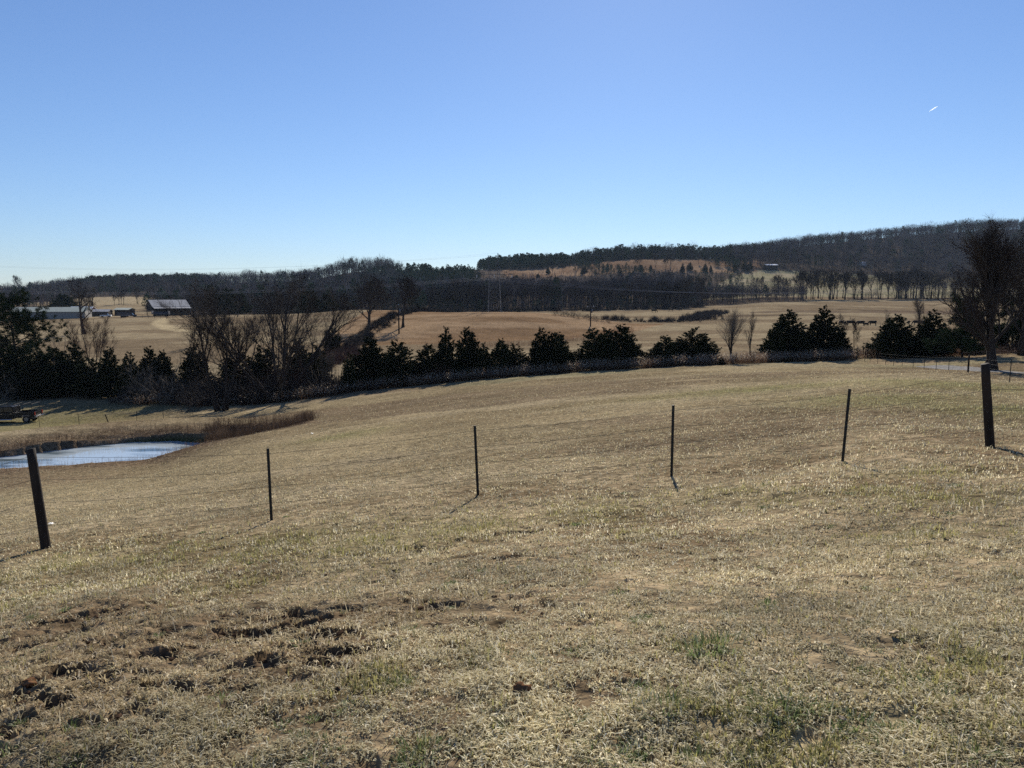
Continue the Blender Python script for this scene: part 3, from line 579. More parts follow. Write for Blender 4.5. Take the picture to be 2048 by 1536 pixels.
def cedar(seed, h, wd, dens=1.0, round_=0.0, ragged=.3, spray=.20):
    r = np.random.default_rng(seed); mb = MB(); tm = MB(); tm.tube([(0, 0, -.3), (.02, 0, h * .5), (0, .02, h * .93)], [.035 * h ** .7, .02 * h ** .7, .004], 6)
    nbch = int(360 * dens * (h / 6) ** .5); zs = h * (.04 + .94 * (1 - np.sqrt(r.random(nbch)) * 1.0)); zs = np.sort(zs); Vs, Ts, n = [], [], 0
    lob = r.random(5) * 6.283
    for z in zs:
        t = z / h; prof = (1 - t) ** (.75 - .35 * round_) * min(1, (t + .10) / .22) ; a = r.random() * 6.283
        irr = 1 + ragged * (math.sin(a * 2 + lob[0] + z) * .5 + math.sin(a * 3 + lob[1] - z * 1.7) * .4) + r.normal(0, ragged * .35)
        Lb = max(.18, wd / 2 * prof * 1.25 * irr); el = .35 + .5 * t + r.normal(0, .12)
        d = np.array([math.cos(a) * math.cos(el), math.sin(a) * math.cos(el), math.sin(el)]); ns = max(5, int(13 * Lb / (wd / 2)) + 3)
        tt_ = .2 + .8 * r.random(ns) ** .7; base = np.array([0, 0, z - Lb * .25]) + d[None] * (tt_ * Lb)[:, None] + r.normal(0, .06 * wd / 4, (ns, 3))
        for k in range(3):
            dirs = d[None] * .8 + r.normal(0, .55, (ns, 3)) + np.array([0, 0, .35]); dirs /= np.linalg.norm(dirs, axis=1)[:, None]; sd_ = np.cross(dirs, r.normal(0, 1, (ns, 3))); sd_ /= np.linalg.norm(sd_, axis=1)[:, None]
            L1 = spray * (.5 + .8 * r.random(ns))[:, None]; W1 = L1 * .26
            V = np.stack([base, base + dirs * L1 * .45 + sd_ * W1, base + dirs * L1, base + dirs * L1 * .45 - sd_ * W1], 1).reshape(-1, 3); o = np.arange(ns)[:, None] * 4
            Vs.append(V); Ts.append(np.concatenate([o + [[0, 1, 2]], o + [[0, 2, 3]]]) + n); n += len(V)
    mb.add(np.concatenate(Vs), np.concatenate(Ts)); return tm, mb
def pine(seed, h, wd, tiers=16, bare_to=.3, needles=26, spray=.42):
    r = random.Random(seed); q = np.random.default_rng(seed); tm, cm = MB(), MB()
    tm.tube([(0, 0, -.3), (r.gauss(0, .15), r.gauss(0, .15), h * .5), (r.gauss(0, .2), r.gauss(0, .2), h * .97)], [h * .02, h * .014, h * .003], 7)
    for i in range(tiers):
        t = bare_to + (1 - bare_to) * (i + r.random()) / tiers; z = h * t
        for k in range(r.randint(2, 4)):
            a = r.uniform(0, 6.283); Lb = wd / 2 * (1.15 - .85 * t) * r.uniform(.55, 1.25) + .25; el = r.uniform(-.05, .4) + .3 * (t > .85)
            P = [(0, 0, z)]; d = np.array([math.cos(a) * math.cos(el), math.sin(a) * math.cos(el), math.sin(el)])
            P = [np.array([0, 0, z]), np.array([0, 0, z]) + d * Lb * .5, np.array([0, 0, z + .12 * Lb]) + d * Lb]; tm.tube(P, [.03 * Lb ** .5 * h / 12, .02, .008], 4)
            for j in range(int(3 + Lb * 2.4)):
                f = r.uniform(.35, 1.05); c = P[0] * (1 - f) + P[2] * f + q.normal(0, .16 * Lb ** .5, 3); ns = needles
                dirs = q.normal(0, 1, (ns, 3)) + d * .4 + [0, 0, .4]; dirs /= np.linalg.norm(dirs, axis=1)[:, None]; sd_ = np.cross(dirs, q.normal(0, 1, (ns, 3))); sd_ /= np.linalg.norm(sd_, axis=1)[:, None]
                L1 = spray * (.6 + .7 * q.random(ns))[:, None]; b0 = c + q.normal(0, .10, (ns, 3)); V = np.stack([b0 - sd_ * L1 * .10, b0 + sd_ * L1 * .10, b0 + dirs * L1], 1).reshape(-1, 3)
                cm.add(V, np.arange(ns * 3).reshape(-1, 3))
    return tm, cm
def shrub(seed, h, wd, stems=16, tw=.014, n2=6, n3=6):
    r = random.Random(seed); tm, cm = MB(), MB()
    for s in range(stems):
        a = r.uniform(0, 6.283); b0 = Vector((r.gauss(0, wd * .14), r.gauss(0, wd * .14), -.15)); sp = r.uniform(.1, .9) * wd / h; d = Vector((math.cos(a) * sp, math.sin(a) * sp, 1)).normalized(); L = h * r.uniform(.6, 1.05); P = [b0]
        for i in range(5): d = (d + Vector((r.gauss(0, .18), r.gauss(0, .18), r.gauss(0, .1) - .03 * i))).normalized(); P.append(P[-1] + d * L / 5)
        tm.tube([p[:] for p in P], np.linspace(.022, .006, 6) * (h / 3) ** .5, 3, cap=False)
        for i in range(n2):
            t = r.uniform(.25, 1); k = min(int(t * 5), 4); q = P[k].lerp(P[k + 1], t * 5 - k); cd = rdir(P[k + 1] - P[k], r.uniform(.4, 1.2), r); l2 = L * r.uniform(.2, .45); e = q + cd * l2; cm.tube([q[:], e[:]], [.008, .003], 3, cap=False)
            for j in range(n3):
                f = r.random(); w_ = q.lerp(e, f); td = rdir(cd, r.uniform(.3, 1.2), r); tl = l2 * r.uniform(.3, .8); o = td.orthogonal().normalized() * tw * .5; cm.add([(w_ - o)[:], (w_ + o)[:], (w_ + td * tl)[:]], [[0, 1, 2]])
    return tm, cm
def make(name, pair, mt, mc, label, cat, loc, rz=0, sc=1.0, group=None, crown='crown', trunk='trunk'):
    t = thing(name, label, cat, loc, rz, group); t.scale = sc if hasattr(sc, '__len__') else (sc, sc, sc)
    pair[0].build(trunk, M[mt], t, True); pair[1].build(crown, M[mc], t); return t
PROTO = {}
def plant(key, maker, name, mt, mc, label, cat, loc, rz, sc, group=None, crown='crown', trunk='trunk'):
    if key not in PROTO: PROTO[key] = make(name, maker(), mt, mc, label, cat, loc, rz, sc, group, crown, trunk); return PROTO[key]
    c = copy_tree(PROTO[key], loc, rz, sc, label)
    if group: c['group'] = group
    elif 'group' in c: del c['group']
    return c
def hgt(u, Y, vtop): g = G(u, Y); return at(u, vtop, Y).z - g.z

# ------------------------------------------------------------------ hedgerow cedars (prototypes are 6 m tall, 3 m wide)
CED = [lambda s=s, w_=w_, ro=ro, rg=rg: cedar(s, 6, w_, 1.25, ro, rg) for s, w_, ro, rg in [(1, 3.0, .45, .3), (2, 3.0, .7, .3), (3, 3.0, .3, .25), (4, 3.0, 1.0, .35), (5, 3.0, .6, .42)]]
HG = 'dark cedars along the hedgerow'
for u, vt, wpx, Y, k, lab in [
 (700,706,26,87,3,'small round bushy cedar at the left end of the hedgerow by the bare tan gap'),
 (742,668,62,89,0,'broad pointed cedar, first of the tall ones right of the tan gap'),
 (797,679,66,89,1,'wide rounded cedar between the first pointed cedar and the lower cedar clump'),
 (856,686,56,90,1,'low dome shaped cedar just left of the twin tall columns'),
 (892,652,44,91,2,'tall narrow cedar, left one of the twin columns'),
 (936,650,56,90,0,'tallest column cedar, right one of the twin columns'),
 (968,684,36,90,2,'slim short cedar tucked beside the tallest column'),
 (1003,676,44,90,1,'round topped cedar in the pair before the mound, its left one'),
 (1030,687,46,90,3,'lower spreading cedar in the pair before the mound, its right one'),
 (1081,653,44,90,2,'spiky cedar with a thin leader, left one of a tight trio'),
 (1100,664,48,90,4,'middle cedar of the tight spiky trio'),
 (1116,661,52,90,0,'right hand cedar of the tight spiky trio'),
 (1187,656,56,91,4,'left cedar of the dense block beside the utility pole'),
 (1212,654,50,91,1,'middle cedar of the dense block beside the utility pole'),
 (1243,645,64,91,0,'tallest right cedar of the dense block beside the utility pole'),
 (1330,668,52,91,0,'short pointed cedar on the left slope of the low wide clump'),
 (1312,694,50,91,3,'lowest leaning cedar at the foot of the low wide clump'),
 (1356,676,44,92,1,'filler cedar in the middle of the low wide clump'),
 (1384,655,58,92,3,'round headed tallest cedar of the low wide clump'),
 (1412,674,44,91,4,'short cedar on the right end of the low wide clump'),
 (1443,712,12,87.4,2,'knee high cedar seedling standing in the weeds before the vase shaped tree'),
 (1548,647,44,91,4,'short side cedar leaning on the big conical pair'),
 (1573,615,72,92,0,'large conical cedar, left one of the big pair'),
 (1612,660,44,93,1,'small cedar filling the gap inside the big conical pair'),
 (1645,610,70,92,2,'large conical cedar, right one of the big pair'),
 (1676,655,42,92,4,'ragged cedar on the right flank of the big pair'),
 (1575,713,18,87.6,3,'tiny dark cedar half hidden in weeds below the big pair'),
 (1788,625,76,88,0,'isolated wide conical cedar just right of the fence corner post'),
 (1862,617,60,86,2,'narrow conical cedar left of the dark spreading pine'),
 (1833,672,50,87,3,'low cedar filling between the isolated cone and the narrow cone'),
]:
    g = G(u, Y); h = at(u, vt, Y).z - g.z; sx_ = wpx / F_PX * Y / 3.0 * 1.2
    plant(('ced', k), CED[k], 'cedar_tree', 'bark', 'cedar', lab, 'cedar', g, random.uniform(0, 6.28), (sx_, sx_, h / 6), HG)
LG_ = 'dark evergreens behind the truck'
for u, vt, wpx, Y, k, lab in [
 (-45,700,95,99,3,'cedar mass cut by the left edge of the frame'), (20,690,100,100,1,'dense black cedar right under the loose pine'), (72,704,80,98,3,'low broad cedar above the truck cab'),
 (112,692,84,99,1,'rounded dark cedar right of the truck rack'), (150,686,66,100,4,'taller ragged cedar under the pale thicket'), (188,715,70,98,3,'low dark cedar under the reddish thicket'),
 (224,690,56,97,0,'narrow cedar with a soft tip left of the twin cedars'), (262,702,52,97,2,'small cedar left of the sharp twin tips'), (303,689,52,98,0,'pointed cedar, left one of the sharp twin tips'), (330,699,50,98,1,'blunt cedar, right one of the sharp twin tips'),
 (392,688,70,95,1,'grey green cedar behind the V forked tree'), (478,700,80,94,3,'dark cedar between the forked tree and the many stemmed tree'), (530,690,80,95,1,'dark cedar behind the stems of the largest bare tree'), (600,676,64,96,4,'olive cedar right of the largest bare tree'), (636,690,54,94,3,'low olive cedar beside the red brush'),
]:
    g = G(u, Y); h = at(u, vt, Y).z - g.z; sx_ = wpx / F_PX * Y / 3.0
    plant(('ced', k), CED[k], 'cedar_tree', 'bark', 'cedar', lab, 'cedar', g, random.uniform(0, 6.28), (sx_, sx_, h / 6), LG_)
g = G(665, 152); h = at(665, 653, 152).z - g.z; plant(('ced', 3), CED[3], 'cedar_tree', 'bark', 'cedar', 'single round cedar standing alone in the pasture left of the oak', 'cedar', g, 1, (1.2, 1.2, h / 6))
for u, vt, wpx, Y, lab in [(766,633,15,222,'little cedar in the brush line right behind the oak'), (785,626,10,232,'slim little cedar just left of the utility pole'), (835,606,14,300,'dark cedar on the crest at the end of the brush line')]:
    g = G(u, Y); h = at(u, vt, Y).z - g.z; sx_ = wpx / F_PX * Y / 3; plant(('ced', 0), CED[0], 'cedar_tree', 'bark', 'cedar', lab, 'cedar', g, u, (sx_, sx_, h / 6))
# pines
for u, vt, wpx, Y, sd_, lab, bt in [(34,600,215,103,11,'loose layered pine rising over the cedars at the left edge',.25), (1925,603,96,81,12,'dark spreading pine left of the big upright tree',.08), (2025,604,120,84,13,'dark ragged pine behind the big upright tree',.05), (2090,600,120,88,14,'dark evergreen cut by the right edge of the frame',.05), (128,594,52,405,15,'broad dark evergreen behind the long poultry shed',.15), (430,588,40,352,16,'dark evergreen just right of the barn above the brush pile',.05), (458,582,46,358,17,'tallest dark evergreen in the clump right of the barn',.05), (484,592,34,350,18,'small dark evergreen on the right of the clump by the barn',.05), (618,585,48,372,19,'dark evergreen seen through the crown of the largest bare tree',.05), (655,592,40,380,20,'dark evergreen on the crest left of the oak',.05)]:
    g = G(u, Y); h = at(u, vt, Y).z - g.z; wd = wpx / F_PX * Y
    make('pine_tree', pine(sd_, h, wd, 26 if bt > .2 else 26, bt, spray=.42 if Y < 200 else .8), 'bark', 'pine', lab, 'pine', g, sd_, 1)

# ------------------------------------------------------------------ bare trees one can tell apart
def bt(u, vt, Y, lab, seed, mt='bark', mc='twig', rz=None, wide=1.0, **kw):
    g = G(u, Y); h = at(u, vt, Y).z - g.z; pr = bare(seed, h, **kw)
    top = float(np.percentile(np.concatenate([v[:, 2] for v in pr[1].V]), 98)); s = h / top
    return make('bare_tree', pr, mt, mc, lab, 'tree', g, seed if rz is None else rz, (s * wide, s * wide, s))
bt(556, 566, 87, 'largest bare tree, many stems fanning out above the pond field', 21, nstem=7, flare=.8, trunk=.32, n1=9, n2=7, n3=6, n4=4, r0=.021, ang=(.35, .85), lratio=.58, up=.05)
bt(444, 632, 82, 'bare tree with thick dark trunk forking into a V near the pond dam', 22, nstem=3, flare=.42, trunk=.45, n1=8, n2=6, n3=6, n4=6, r0=.024, ang=(.35, .8), lratio=.5)
bt(1983, 458, 64, 'tall dense upright bare tree beside the gravel driveway', 23, trunk=.15, n1=24, n2=9, n3=7, n4=6, r0=.028, ang=(.38, .85), lratio=.62, up=.12, lower=.15, twl=.05, wide=1.1)
bt(2046, 450, 76, 'tall bare tree cut by the right edge behind the driveway bank', 24, trunk=.18, n1=22, n2=8, n3=7, n4=6, r0=.022, ang=(.4, .85), lratio=.62, up=.12, wide=1.2)
bt(1463, 623, 91, 'vase shaped bare sapling tree fanning up between the cedar clumps', 25, mc='twig_pale', mt='bark', trunk=.10, n1=24, n2=6, n3=5, n4=3, r0=.018, ang=(.25, .6), lratio=.8, up=.12, twl=.06)
bt(1499, 626, 91, 'slender bare sapling right of the vase shaped tree', 26, mc='twig_pale', trunk=.18, n1=12, n2=5, n3=4, n4=3, r0=.013, ang=(.25, .55), lratio=.45, up=.12)
bt(1705, 634, 95, 'small spreading bare tree above the fence corner post', 27, mc='twig', nstem=2, flare=.3, trunk=.3, n1=8, n2=5, n3=5, n4=4, r0=.014, ang=(.35, .7), lratio=.5)
bt(1835, 600, 100, 'pale bare tree seen behind the narrow conical cedar', 28, mc='twig_pale', trunk=.25, n1=12, n2=6, n3=5, n4=4, r0=.016, ang=(.35, .75), lratio=.55)
bt(1768, 622, 98, 'thin bare tree poking out left of the isolated conical cedar', 29, mc='twig_pale', trunk=.25, n1=9, n2=5, n3=4, n4=4, r0=.014, ang=(.25, .55), lratio=.5)
bt(739, 552, 200, 'big lone oak with spreading limbs on the pasture slope', 30, trunk=.22, n1=12, n2=8, n3=7, n4=6, r0=.032, ang=(.6, 1.15), lratio=.72, up=.06, tw=.05)
bt(806, 556, 205, 'bare tree right behind the utility pole on the slope', 31, trunk=.4, n1=10, n2=7, n3=6, n4=6, r0=.024, ang=(.45, 1.0), lratio=.6, tw=.05)
bt(169, 560, 215, 'leaning bare tree in front of the white roofed house', 32, trunk=.25, n1=9, n2=6, n3=5, n4=4, r0=.024, ang=(.6, 1.2), lratio=.5, lean=-.22, tw=.04, rz=0)
bt(122, 640, 140, 'pale multi stemmed sapling below the poultry shed', 33, mc='twig_pale', mt='twig_pale', nstem=4, flare=.45, trunk=.3, n1=5, n2=4, n3=4, n4=3, r0=.010, ang=(.3, .8), lratio=.5)
bt(188, 636, 112, 'reddish bare thicket tree left of the soft tipped cedar', 34, mc='twig_red', nstem=4, flare=.35, trunk=.2, n1=8, n2=6, n3=5, n4=4, r0=.010, ang=(.3, .8), lratio=.5)
bt(414, 598, 165, 'thin bare tree between the barn and the largest bare tree', 35, trunk=.3, n1=8, n2=6, n3=5, n4=4, r0=.014, ang=(.35, .8), lratio=.5)
bt(475, 590, 300, 'bare tree on the pasture crest right of the brush pile', 36, trunk=.25, n1=9, n2=7, n3=6, n4=5, r0=.02, ang=(.45, 1.0), lratio=.6, tw=.07)
bt(660, 700, 90, 'small grey bare tree right of the largest bare tree', 37, mc='twig_pale', nstem=3, flare=.3, trunk=.2, n1=7, n2=5, n3=5, n4=4, r0=.010, ang=(.3, .75), lratio=.5)
bt(40, 552, 900, 'lone bare tree sticking up over the far left ridge', 38, trunk=.3, n1=9, n2=6, n3=4, n4=4, r0=.02, ang=(.35, .8), lratio=.55, tw=.12, twl=.07)
# woodland-edge trees whose trunks show
MT = [lambda s=s, kw=kw: bare(s, 15, tw=.10, twl=.075, **kw) for s, kw in [(41, dict(trunk=.34, n1=10, n2=5, n3=5, n4=4, r0=.020, ang=(.35, .8), lratio=.66)), (42, dict(trunk=.25, n1=11, n2=5, n3=4, n4=4, r0=.017, ang=(.3, .75), lratio=.62)), (43, dict(trunk=.4, n1=9, n2=6, n3=5, n4=3, r0=.022, ang=(.4, .9), lratio=.7)), (44, dict(nstem=2, flare=.25, trunk=.3, n1=8, n2=5, n3=5, n4=3, r0=.017, ang=(.35, .8), lratio=.6))]]
def edge(line, n, h0, h1, label, group, wide=1.0):
    ln_ = np.array(line, float); t = np.linspace(0, 1, len(ln_))
    for i in range(n):
        f = random.random() if i % 3 else (i + .5) / n; u = float(np.interp(f, t, ln_[:, 0])); Y = float(np.interp(f, t, ln_[:, 1])) + random.uniform(-4, 24); k = random.randrange(4); s = random.uniform(h0, h1) / 13.5
        plant(('mt', k), MT[k], 'bare_tree', 'bark', 'twig', label, 'tree', G(u, Y), random.uniform(0, 6.28), (s * wide, s * wide, s), group)
edge([(1595,486),(1700,488),(1930,486),(2250,480)], 62, 14, 20, 'tall bare tree in the open row along the far pasture edge', 'bare trees along the far pasture edge', 1.0)
edge([(860,420),(1000,424),(1200,424),(1405,428)], 52, 12, 17, 'bare tree on the near edge of the bottomland wood beyond the mound', 'bare trees on the edge of the bottomland wood', .85)
edge([(380,382),(500,386),(700,392),(850,412)], 26, 9, 14, 'bare tree on the wood edge behind the pasture crest', 'bare trees on the wood edge behind the pasture crest', .9)
edge([(40,470),(190,500),(300,560)], 14, 8, 13, 'thin bare tree before the small pale field beyond the farm', 'thin bare trees beyond the farm', .9)
edge([(1500,545),(1590,560),(1720,600)], 9, 12, 17, 'bare tree in the pale green field under the long hill', 'bare trees in the pale green field', .8)
for u, Y, h, lab in [(1275,815,15,'bare tree on the orange field, first from its left end'), (1311,835,15,'thin bare tree on the upper orange field left of the twin crowns'), (1331,815,15,'left one of the twin crowned bare trees on the orange field'), (1340,812,17,'right one of the twin crowned bare trees on the orange field'), (1397,860,10,'small bare tree alone on the brightest part of the orange field'), (1105,800,11,'left bare tree on the smaller orange field'), (1127,806,12,'right bare tree on the smaller orange field')]:
    k = int(u) % 4; s = h / 13.5; plant(('mt', k), MT[k], 'bare_tree', 'bark', 'twig', lab, 'tree', G(u, Y), u, (s, s, s))
for i, (u, Y, h) in enumerate([(1067,778,6),(1088,776,8),(1205,790,5),(1222,782,7),(1240,774,6),(1302,790,7),(1320,774,6),(1352,796,9),(1370,800,6),(1385,806,9),(1412,806,11),(1430,806,7),(1465,812,10),(1485,812,11),(1497,815,11),(1512,815,10),(1160,790,8),(1182,800,8),(1260,776,6),(1285,784,8)]):
    s = h / 6; k = (i * 7) % 5; s = (s * random.uniform(.8, 1.5), s * random.uniform(.8, 1.5), s * random.uniform(.7, 1.1)); u += random.uniform(-14, 14); Y += random.uniform(-8, 45) * (i % 2); plant(('ced', k), CED[k], 'cedar_tree', 'bark', 'cedar', 'small dark cedar dotted on the orange broom field edge', 'cedar', G(u, Y), i, s, 'dark cedars dotted over the orange fields')

# shrubs
SH = [lambda s=s: shrub(s, 3, 3.4, 22) for s in (61, 62, 63)]
for u, vt, wpx, Y, k, mc, lab in [
 (292,722,84,93,0,'twig_pale','tangled grey shrub under the sharp twin cedar tips'), (345,728,90,91,1,'twig_pale','tan bramble shrub left of the V forked tree trunk'), (405,712,80,90,2,'twig','dark shrub just behind the V forked trunk'),
 (485,720,90,90,0,'twig_red','red brown shrub between the two big bare trees'), (525,735,70,88,1,'twig','dark shrub at the feet of the largest bare tree'), (590,715,90,89,2,'twig_red','rusty shrub on the right of the largest bare tree'),
 (632,712,84,91,0,'twig_pale','grey twiggy shrub at the right end of the thicket'), (684,738,60,88,1,'twig_red','low brown shrub where the hedgerow starts'), (380,760,70,84,2,'twig','low dark shrub in the shade left of the V forked trunk'),
 (10,735,80,95,0,'twig_pale','grey shrub above the truck at the left edge'), (1140,690,40,93,1,'twig_pale','pale shrub between the spiky trio and the dense block'), (1525,695,54,91,2,'twig_pale','pale shrub left of the big conical pair'),
 (2010,690,110,80,0,'twig_red','rusty shrub on the bank behind the big upright tree'), (1955,690,80,82,1,'twig','dark shrub left of the big upright trunk'), (830,715,40,91,2,'twig_pale','pale twiggy shrub left of the low dome cedar')]:
    g = G(u, Y); h = at(u, vt, Y).z - g.z; s = wpx / F_PX * Y / 3.4
    plant(('sh', k, mc), SH[k], 'shrub', mc, mc, lab, 'shrub', g, u, (s, s, h / 3), None, 'twigs', 'stems')
for i in range(15):
    u = 1112 + i * 7.6 + random.uniform(-2, 2); Y = 238 + (i - 7) * -.5 + random.uniform(-2, 2); s = random.uniform(1.6, 2.6) / 3
    plant(('sh', i % 3, 'twig_red'), SH[i % 3], 'shrub', 'twig_red', 'twig_red', 'small round bush in the row crossing the pasture beyond the mound', 'shrub', G(u, Y), i, (s, s, s), 'small round bushes in a row beyond the mound', 'twigs', 'stems')
pl = MB(); r = random.Random(5)
for _ in range(260):
    a = Vector((r.uniform(-8, 8), r.gauss(0, 1.2), 0)); a.z = r.uniform(0, 1.6) * (1 - (a.x / 9) ** 2); d = Vector((r.uniform(-1, 1), r.uniform(-1, 1), r.uniform(-.2, .3))).normalized() * r.uniform(.8, 2.2); pl.tube([a[:], (a + d)[:]], [.06, .02], 3, cap=False)
bpile = pl.build('brush_pile', M['bark']); bpile.location = G(415, 305); tag(bpile, 'long low pile of dark cut brush on the pasture right of the barn', 'brush pile')

# ------------------------------------------------------------------ far woods that read as one mass
def far_bare(seed):
    r = np.random.default_rng(seed); mb = MB(); mb.tube([(0, 0, -.05), (r.normal(0, .01), 0, .5), (r.normal(0, .03), r.normal(0, .03), .8)], [.012, .008, .003], 3, cap=False); n = 46
    a = r.random(n) * 6.283; rad = .30 * np.sqrt(r.random(n)); z = .38 + .62 * r.random(n) ** .8; rad *= np.sqrt(np.clip(1 - ((z - .66) / .40) ** 2, .05, 1)); c = np.stack([rad * np.cos(a), rad * np.sin(a), z], -1)
    d = c - [0, 0, .35]; d = d / np.linalg.norm(d, axis=1)[:, None] + r.normal(0, .3, (n, 3)); L = (.08 + .12 * r.random(n))[:, None]; sd_ = np.cross(d, r.normal(0, 1, (n, 3))); sd_ /= np.linalg.norm(sd_, axis=1)[:, None]
    b0 = c - d * L * .6; mb.add(np.stack([b0 - sd_ * .006, b0 + sd_ * .006, c + d * L * .5], 1).reshape(-1, 3), np.arange(n * 3).reshape(-1, 3))
    k = 8; aa_ = r.random(k) * 6.283; e = np.stack([.2 * np.cos(aa_), .2 * np.sin(aa_), .6 + .3 * r.random(k)], -1); s0 = np.stack([np.zeros(k), np.zeros(k), .3 + .3 * r.random(k)], -1); w_ = np.array([.006, 0, 0]); mb.add(np.stack([s0 - w_, s0 + w_, e], 1).reshape(-1, 3), np.arange(k * 3).reshape(-1, 3))
    return tris(mb)
def far_pine(seed):
    r = np.random.default_rng(seed); mb = MB(); mb.tube([(0, 0, -.03), (0, 0, .9)], [.012, .004], 3, cap=False); n = 95
    z = (.30 if seed % 2 else .10) + (.70 if seed % 2 else .90) * r.random(n) ** .9; rad = .23 * np.clip((1.04 - z) / .6, 0, 1) ** .6 * (.4 + .6 * r.random(n)); a = r.random(n) * 6.283; c = np.stack([rad * np.cos(a), rad * np.sin(a), z], -1)
    d1 = r.normal(0, 1, (n, 3)); d1 /= np.linalg.norm(d1, axis=1)[:, None]; d2 = np.cross(d1, r.normal(0, 1, (n, 3))); d2 /= np.linalg.norm(d2, axis=1)[:, None]; e = (.035 + .03 * r.random(n))[:, None]
    mb.add(np.stack([c - d1 * e, c + d1 * e * .6 + d2 * e * .7, c + d1 * e * .6 - d2 * e * .7], 1).reshape(-1, 3), np.arange(n * 3).reshape(-1, 3)); return tris(mb)
FB = [far_bare(s) for s in range(8)]; FP = [far_pine(s) for s in range(5)]
bP, bH, pP, pH = [], [], [], []
for poly, sp, (h0, h1), pn in WOODS:
    pa = np.array(poly, float); y0, y1 = pa[:, 1].min(), pa[:, 1].max(); x0 = ((pa[:, 0] - 1024) / F_PX * pa[:, 1]).min(); x1 = ((pa[:, 0] - 1024) / F_PX * pa[:, 1]).max()
    n = int((x1 - x0) * (y1 - y0) / sp ** 2); x = rng.uniform(x0, x1, n); y = rng.uniform(y0, y1, n); u, Y = uof(x, y)
    k = inpoly(u + 12 * (fbm(x * .02, y * .02, 90, 2) - .5), Y, poly); k &= ~inpoly(u, Y, CLEAR); x, y = x[k], y[k]; n = len(x); z = ground_z(x, y); big = fbm(x * .012, y * .012, 91, 3)
    ed_ = polydist(x, y, [uY(*q) for q in poly]); tp_ = sstep(0, 22, ed_ + 10 * rng.random(n)) if pa[:, 1].max() > 580 else np.ones(n); k = rng.random(n) < .35 + .65 * tp_; x, y, z, big, tp_ = x[k], y[k], z[k], big[k], tp_[k]; n = len(x)
    H = rng.uniform(h0, h1, n) * (.55 + .45 * tp_) * (.50 + .5 * big + .5 * fbm(x * .05, y * .05, 93, 2)); ispine = rng.random(n) < np.clip(pn * (.3 + 1.4 * fbm(x * .02, y * .02, 92, 2)) if pn < .6 else pn, 0, 1)
    P = np.stack([x, y, z], -1); bP.append(P[~ispine]); bH.append(H[~ispine]); pP.append(P[ispine]); pH.append(H[ispine] * .95)
def mass(name, label, protos, P, H, mt, wide):
    n = len(P); V, T = scatter(protos, P, H, rng.random(n) * 6.283, rng.integers(0, len(protos), n), H * wide * (.85 + .4 * rng.random(n))); o = link_mesh(name, V, T, np.zeros((0, 4), int), M[mt]); return tag(o, label, 'woods', kind='stuff')
M['far_twig_pale'] = mat('far_pale_twigs', (.19, .165, .15), 1, 0, .4, .1)
M['far_twig'] = mat('far_twigs', (.078, .063, .060), 1, 0, .55, .11)
M['far_pine'] = mat('far_needles', (.040, .068, .036), 1, 0, .4, .06)
bP, bH, pP, pH = np.concatenate(bP), np.concatenate(bH), np.concatenate(pP), np.concatenate(pH)
ub = uof(bP[:, 0], bP[:, 1])
for nm, lb, sel in [('bare_woodland', 'bare purple grey forest covering the long right hill', (ub[1] > 815) & (ub[0] > 1425)), ('bare_woodland', 'bare woods on the left ridge and the middle knoll', (ub[1] > 600) & (ub[0] < 960)), ('bare_woodland', 'dark bare bottomland woods across the valley floor', None)]:
    done = sel if sel is not None else ~(((ub[1] > 815) & (ub[0] > 1425)) | ((ub[1] > 600) & (ub[0] < 960))); pal_ = rng.random(int(done.sum())) < .13; o = mass(nm, lb, FB, bP[done][~pal_], bH[done][~pal_], 'far_twig', 1.0); q_ = mass('pale_trees', None, FB, bP[done][pal_], bH[done][pal_] * 1.12, 'far_twig_pale', 1.0); q_.parent = o; del q_['category']
mass('pine_wood', 'dark green pine stands along the far ridges', FP, pP, pH, 'far_pine', 1.15)

# ------------------------------------------------------------------ fences
def wood_post(h, r, seed, lean=(0, 0)):
    q = random.Random(seed); mb = MB(); n = 14; P = []
    for i in range(9): t = i / 8; P.append((lean[0] * h * t, lean[1] * h * t, -.3 + (h + .3) * t))
    mb.tube(P, [r * (1.08 - .14 * i / 8 + q.uniform(-.012, .012)) for i in range(9)], n); V = mb.V[0]; V[8 * n:9 * n, 2] += (V[8 * n:9 * n, 0] - P[8][0]) * .12; return mb
def t_post(h, lean=(0, 0)):
    mb = MB(); sh = np.array([[1, 0, lean[0]], [0, 1, lean[1]], [0, 0, 1]])
    mb.box((0, 0, h / 2 - .15), (.044, .006, h + .3)); mb.box((0, .018, h / 2 - .15), (.006, .03, h + .3))
    for k in range(int(h / .055) - 1): mb.box((0, -.006, .05 + k * .055), (.016, .008, .02))
    mb.V = [v @ sh.T for v in mb.V]; return mb
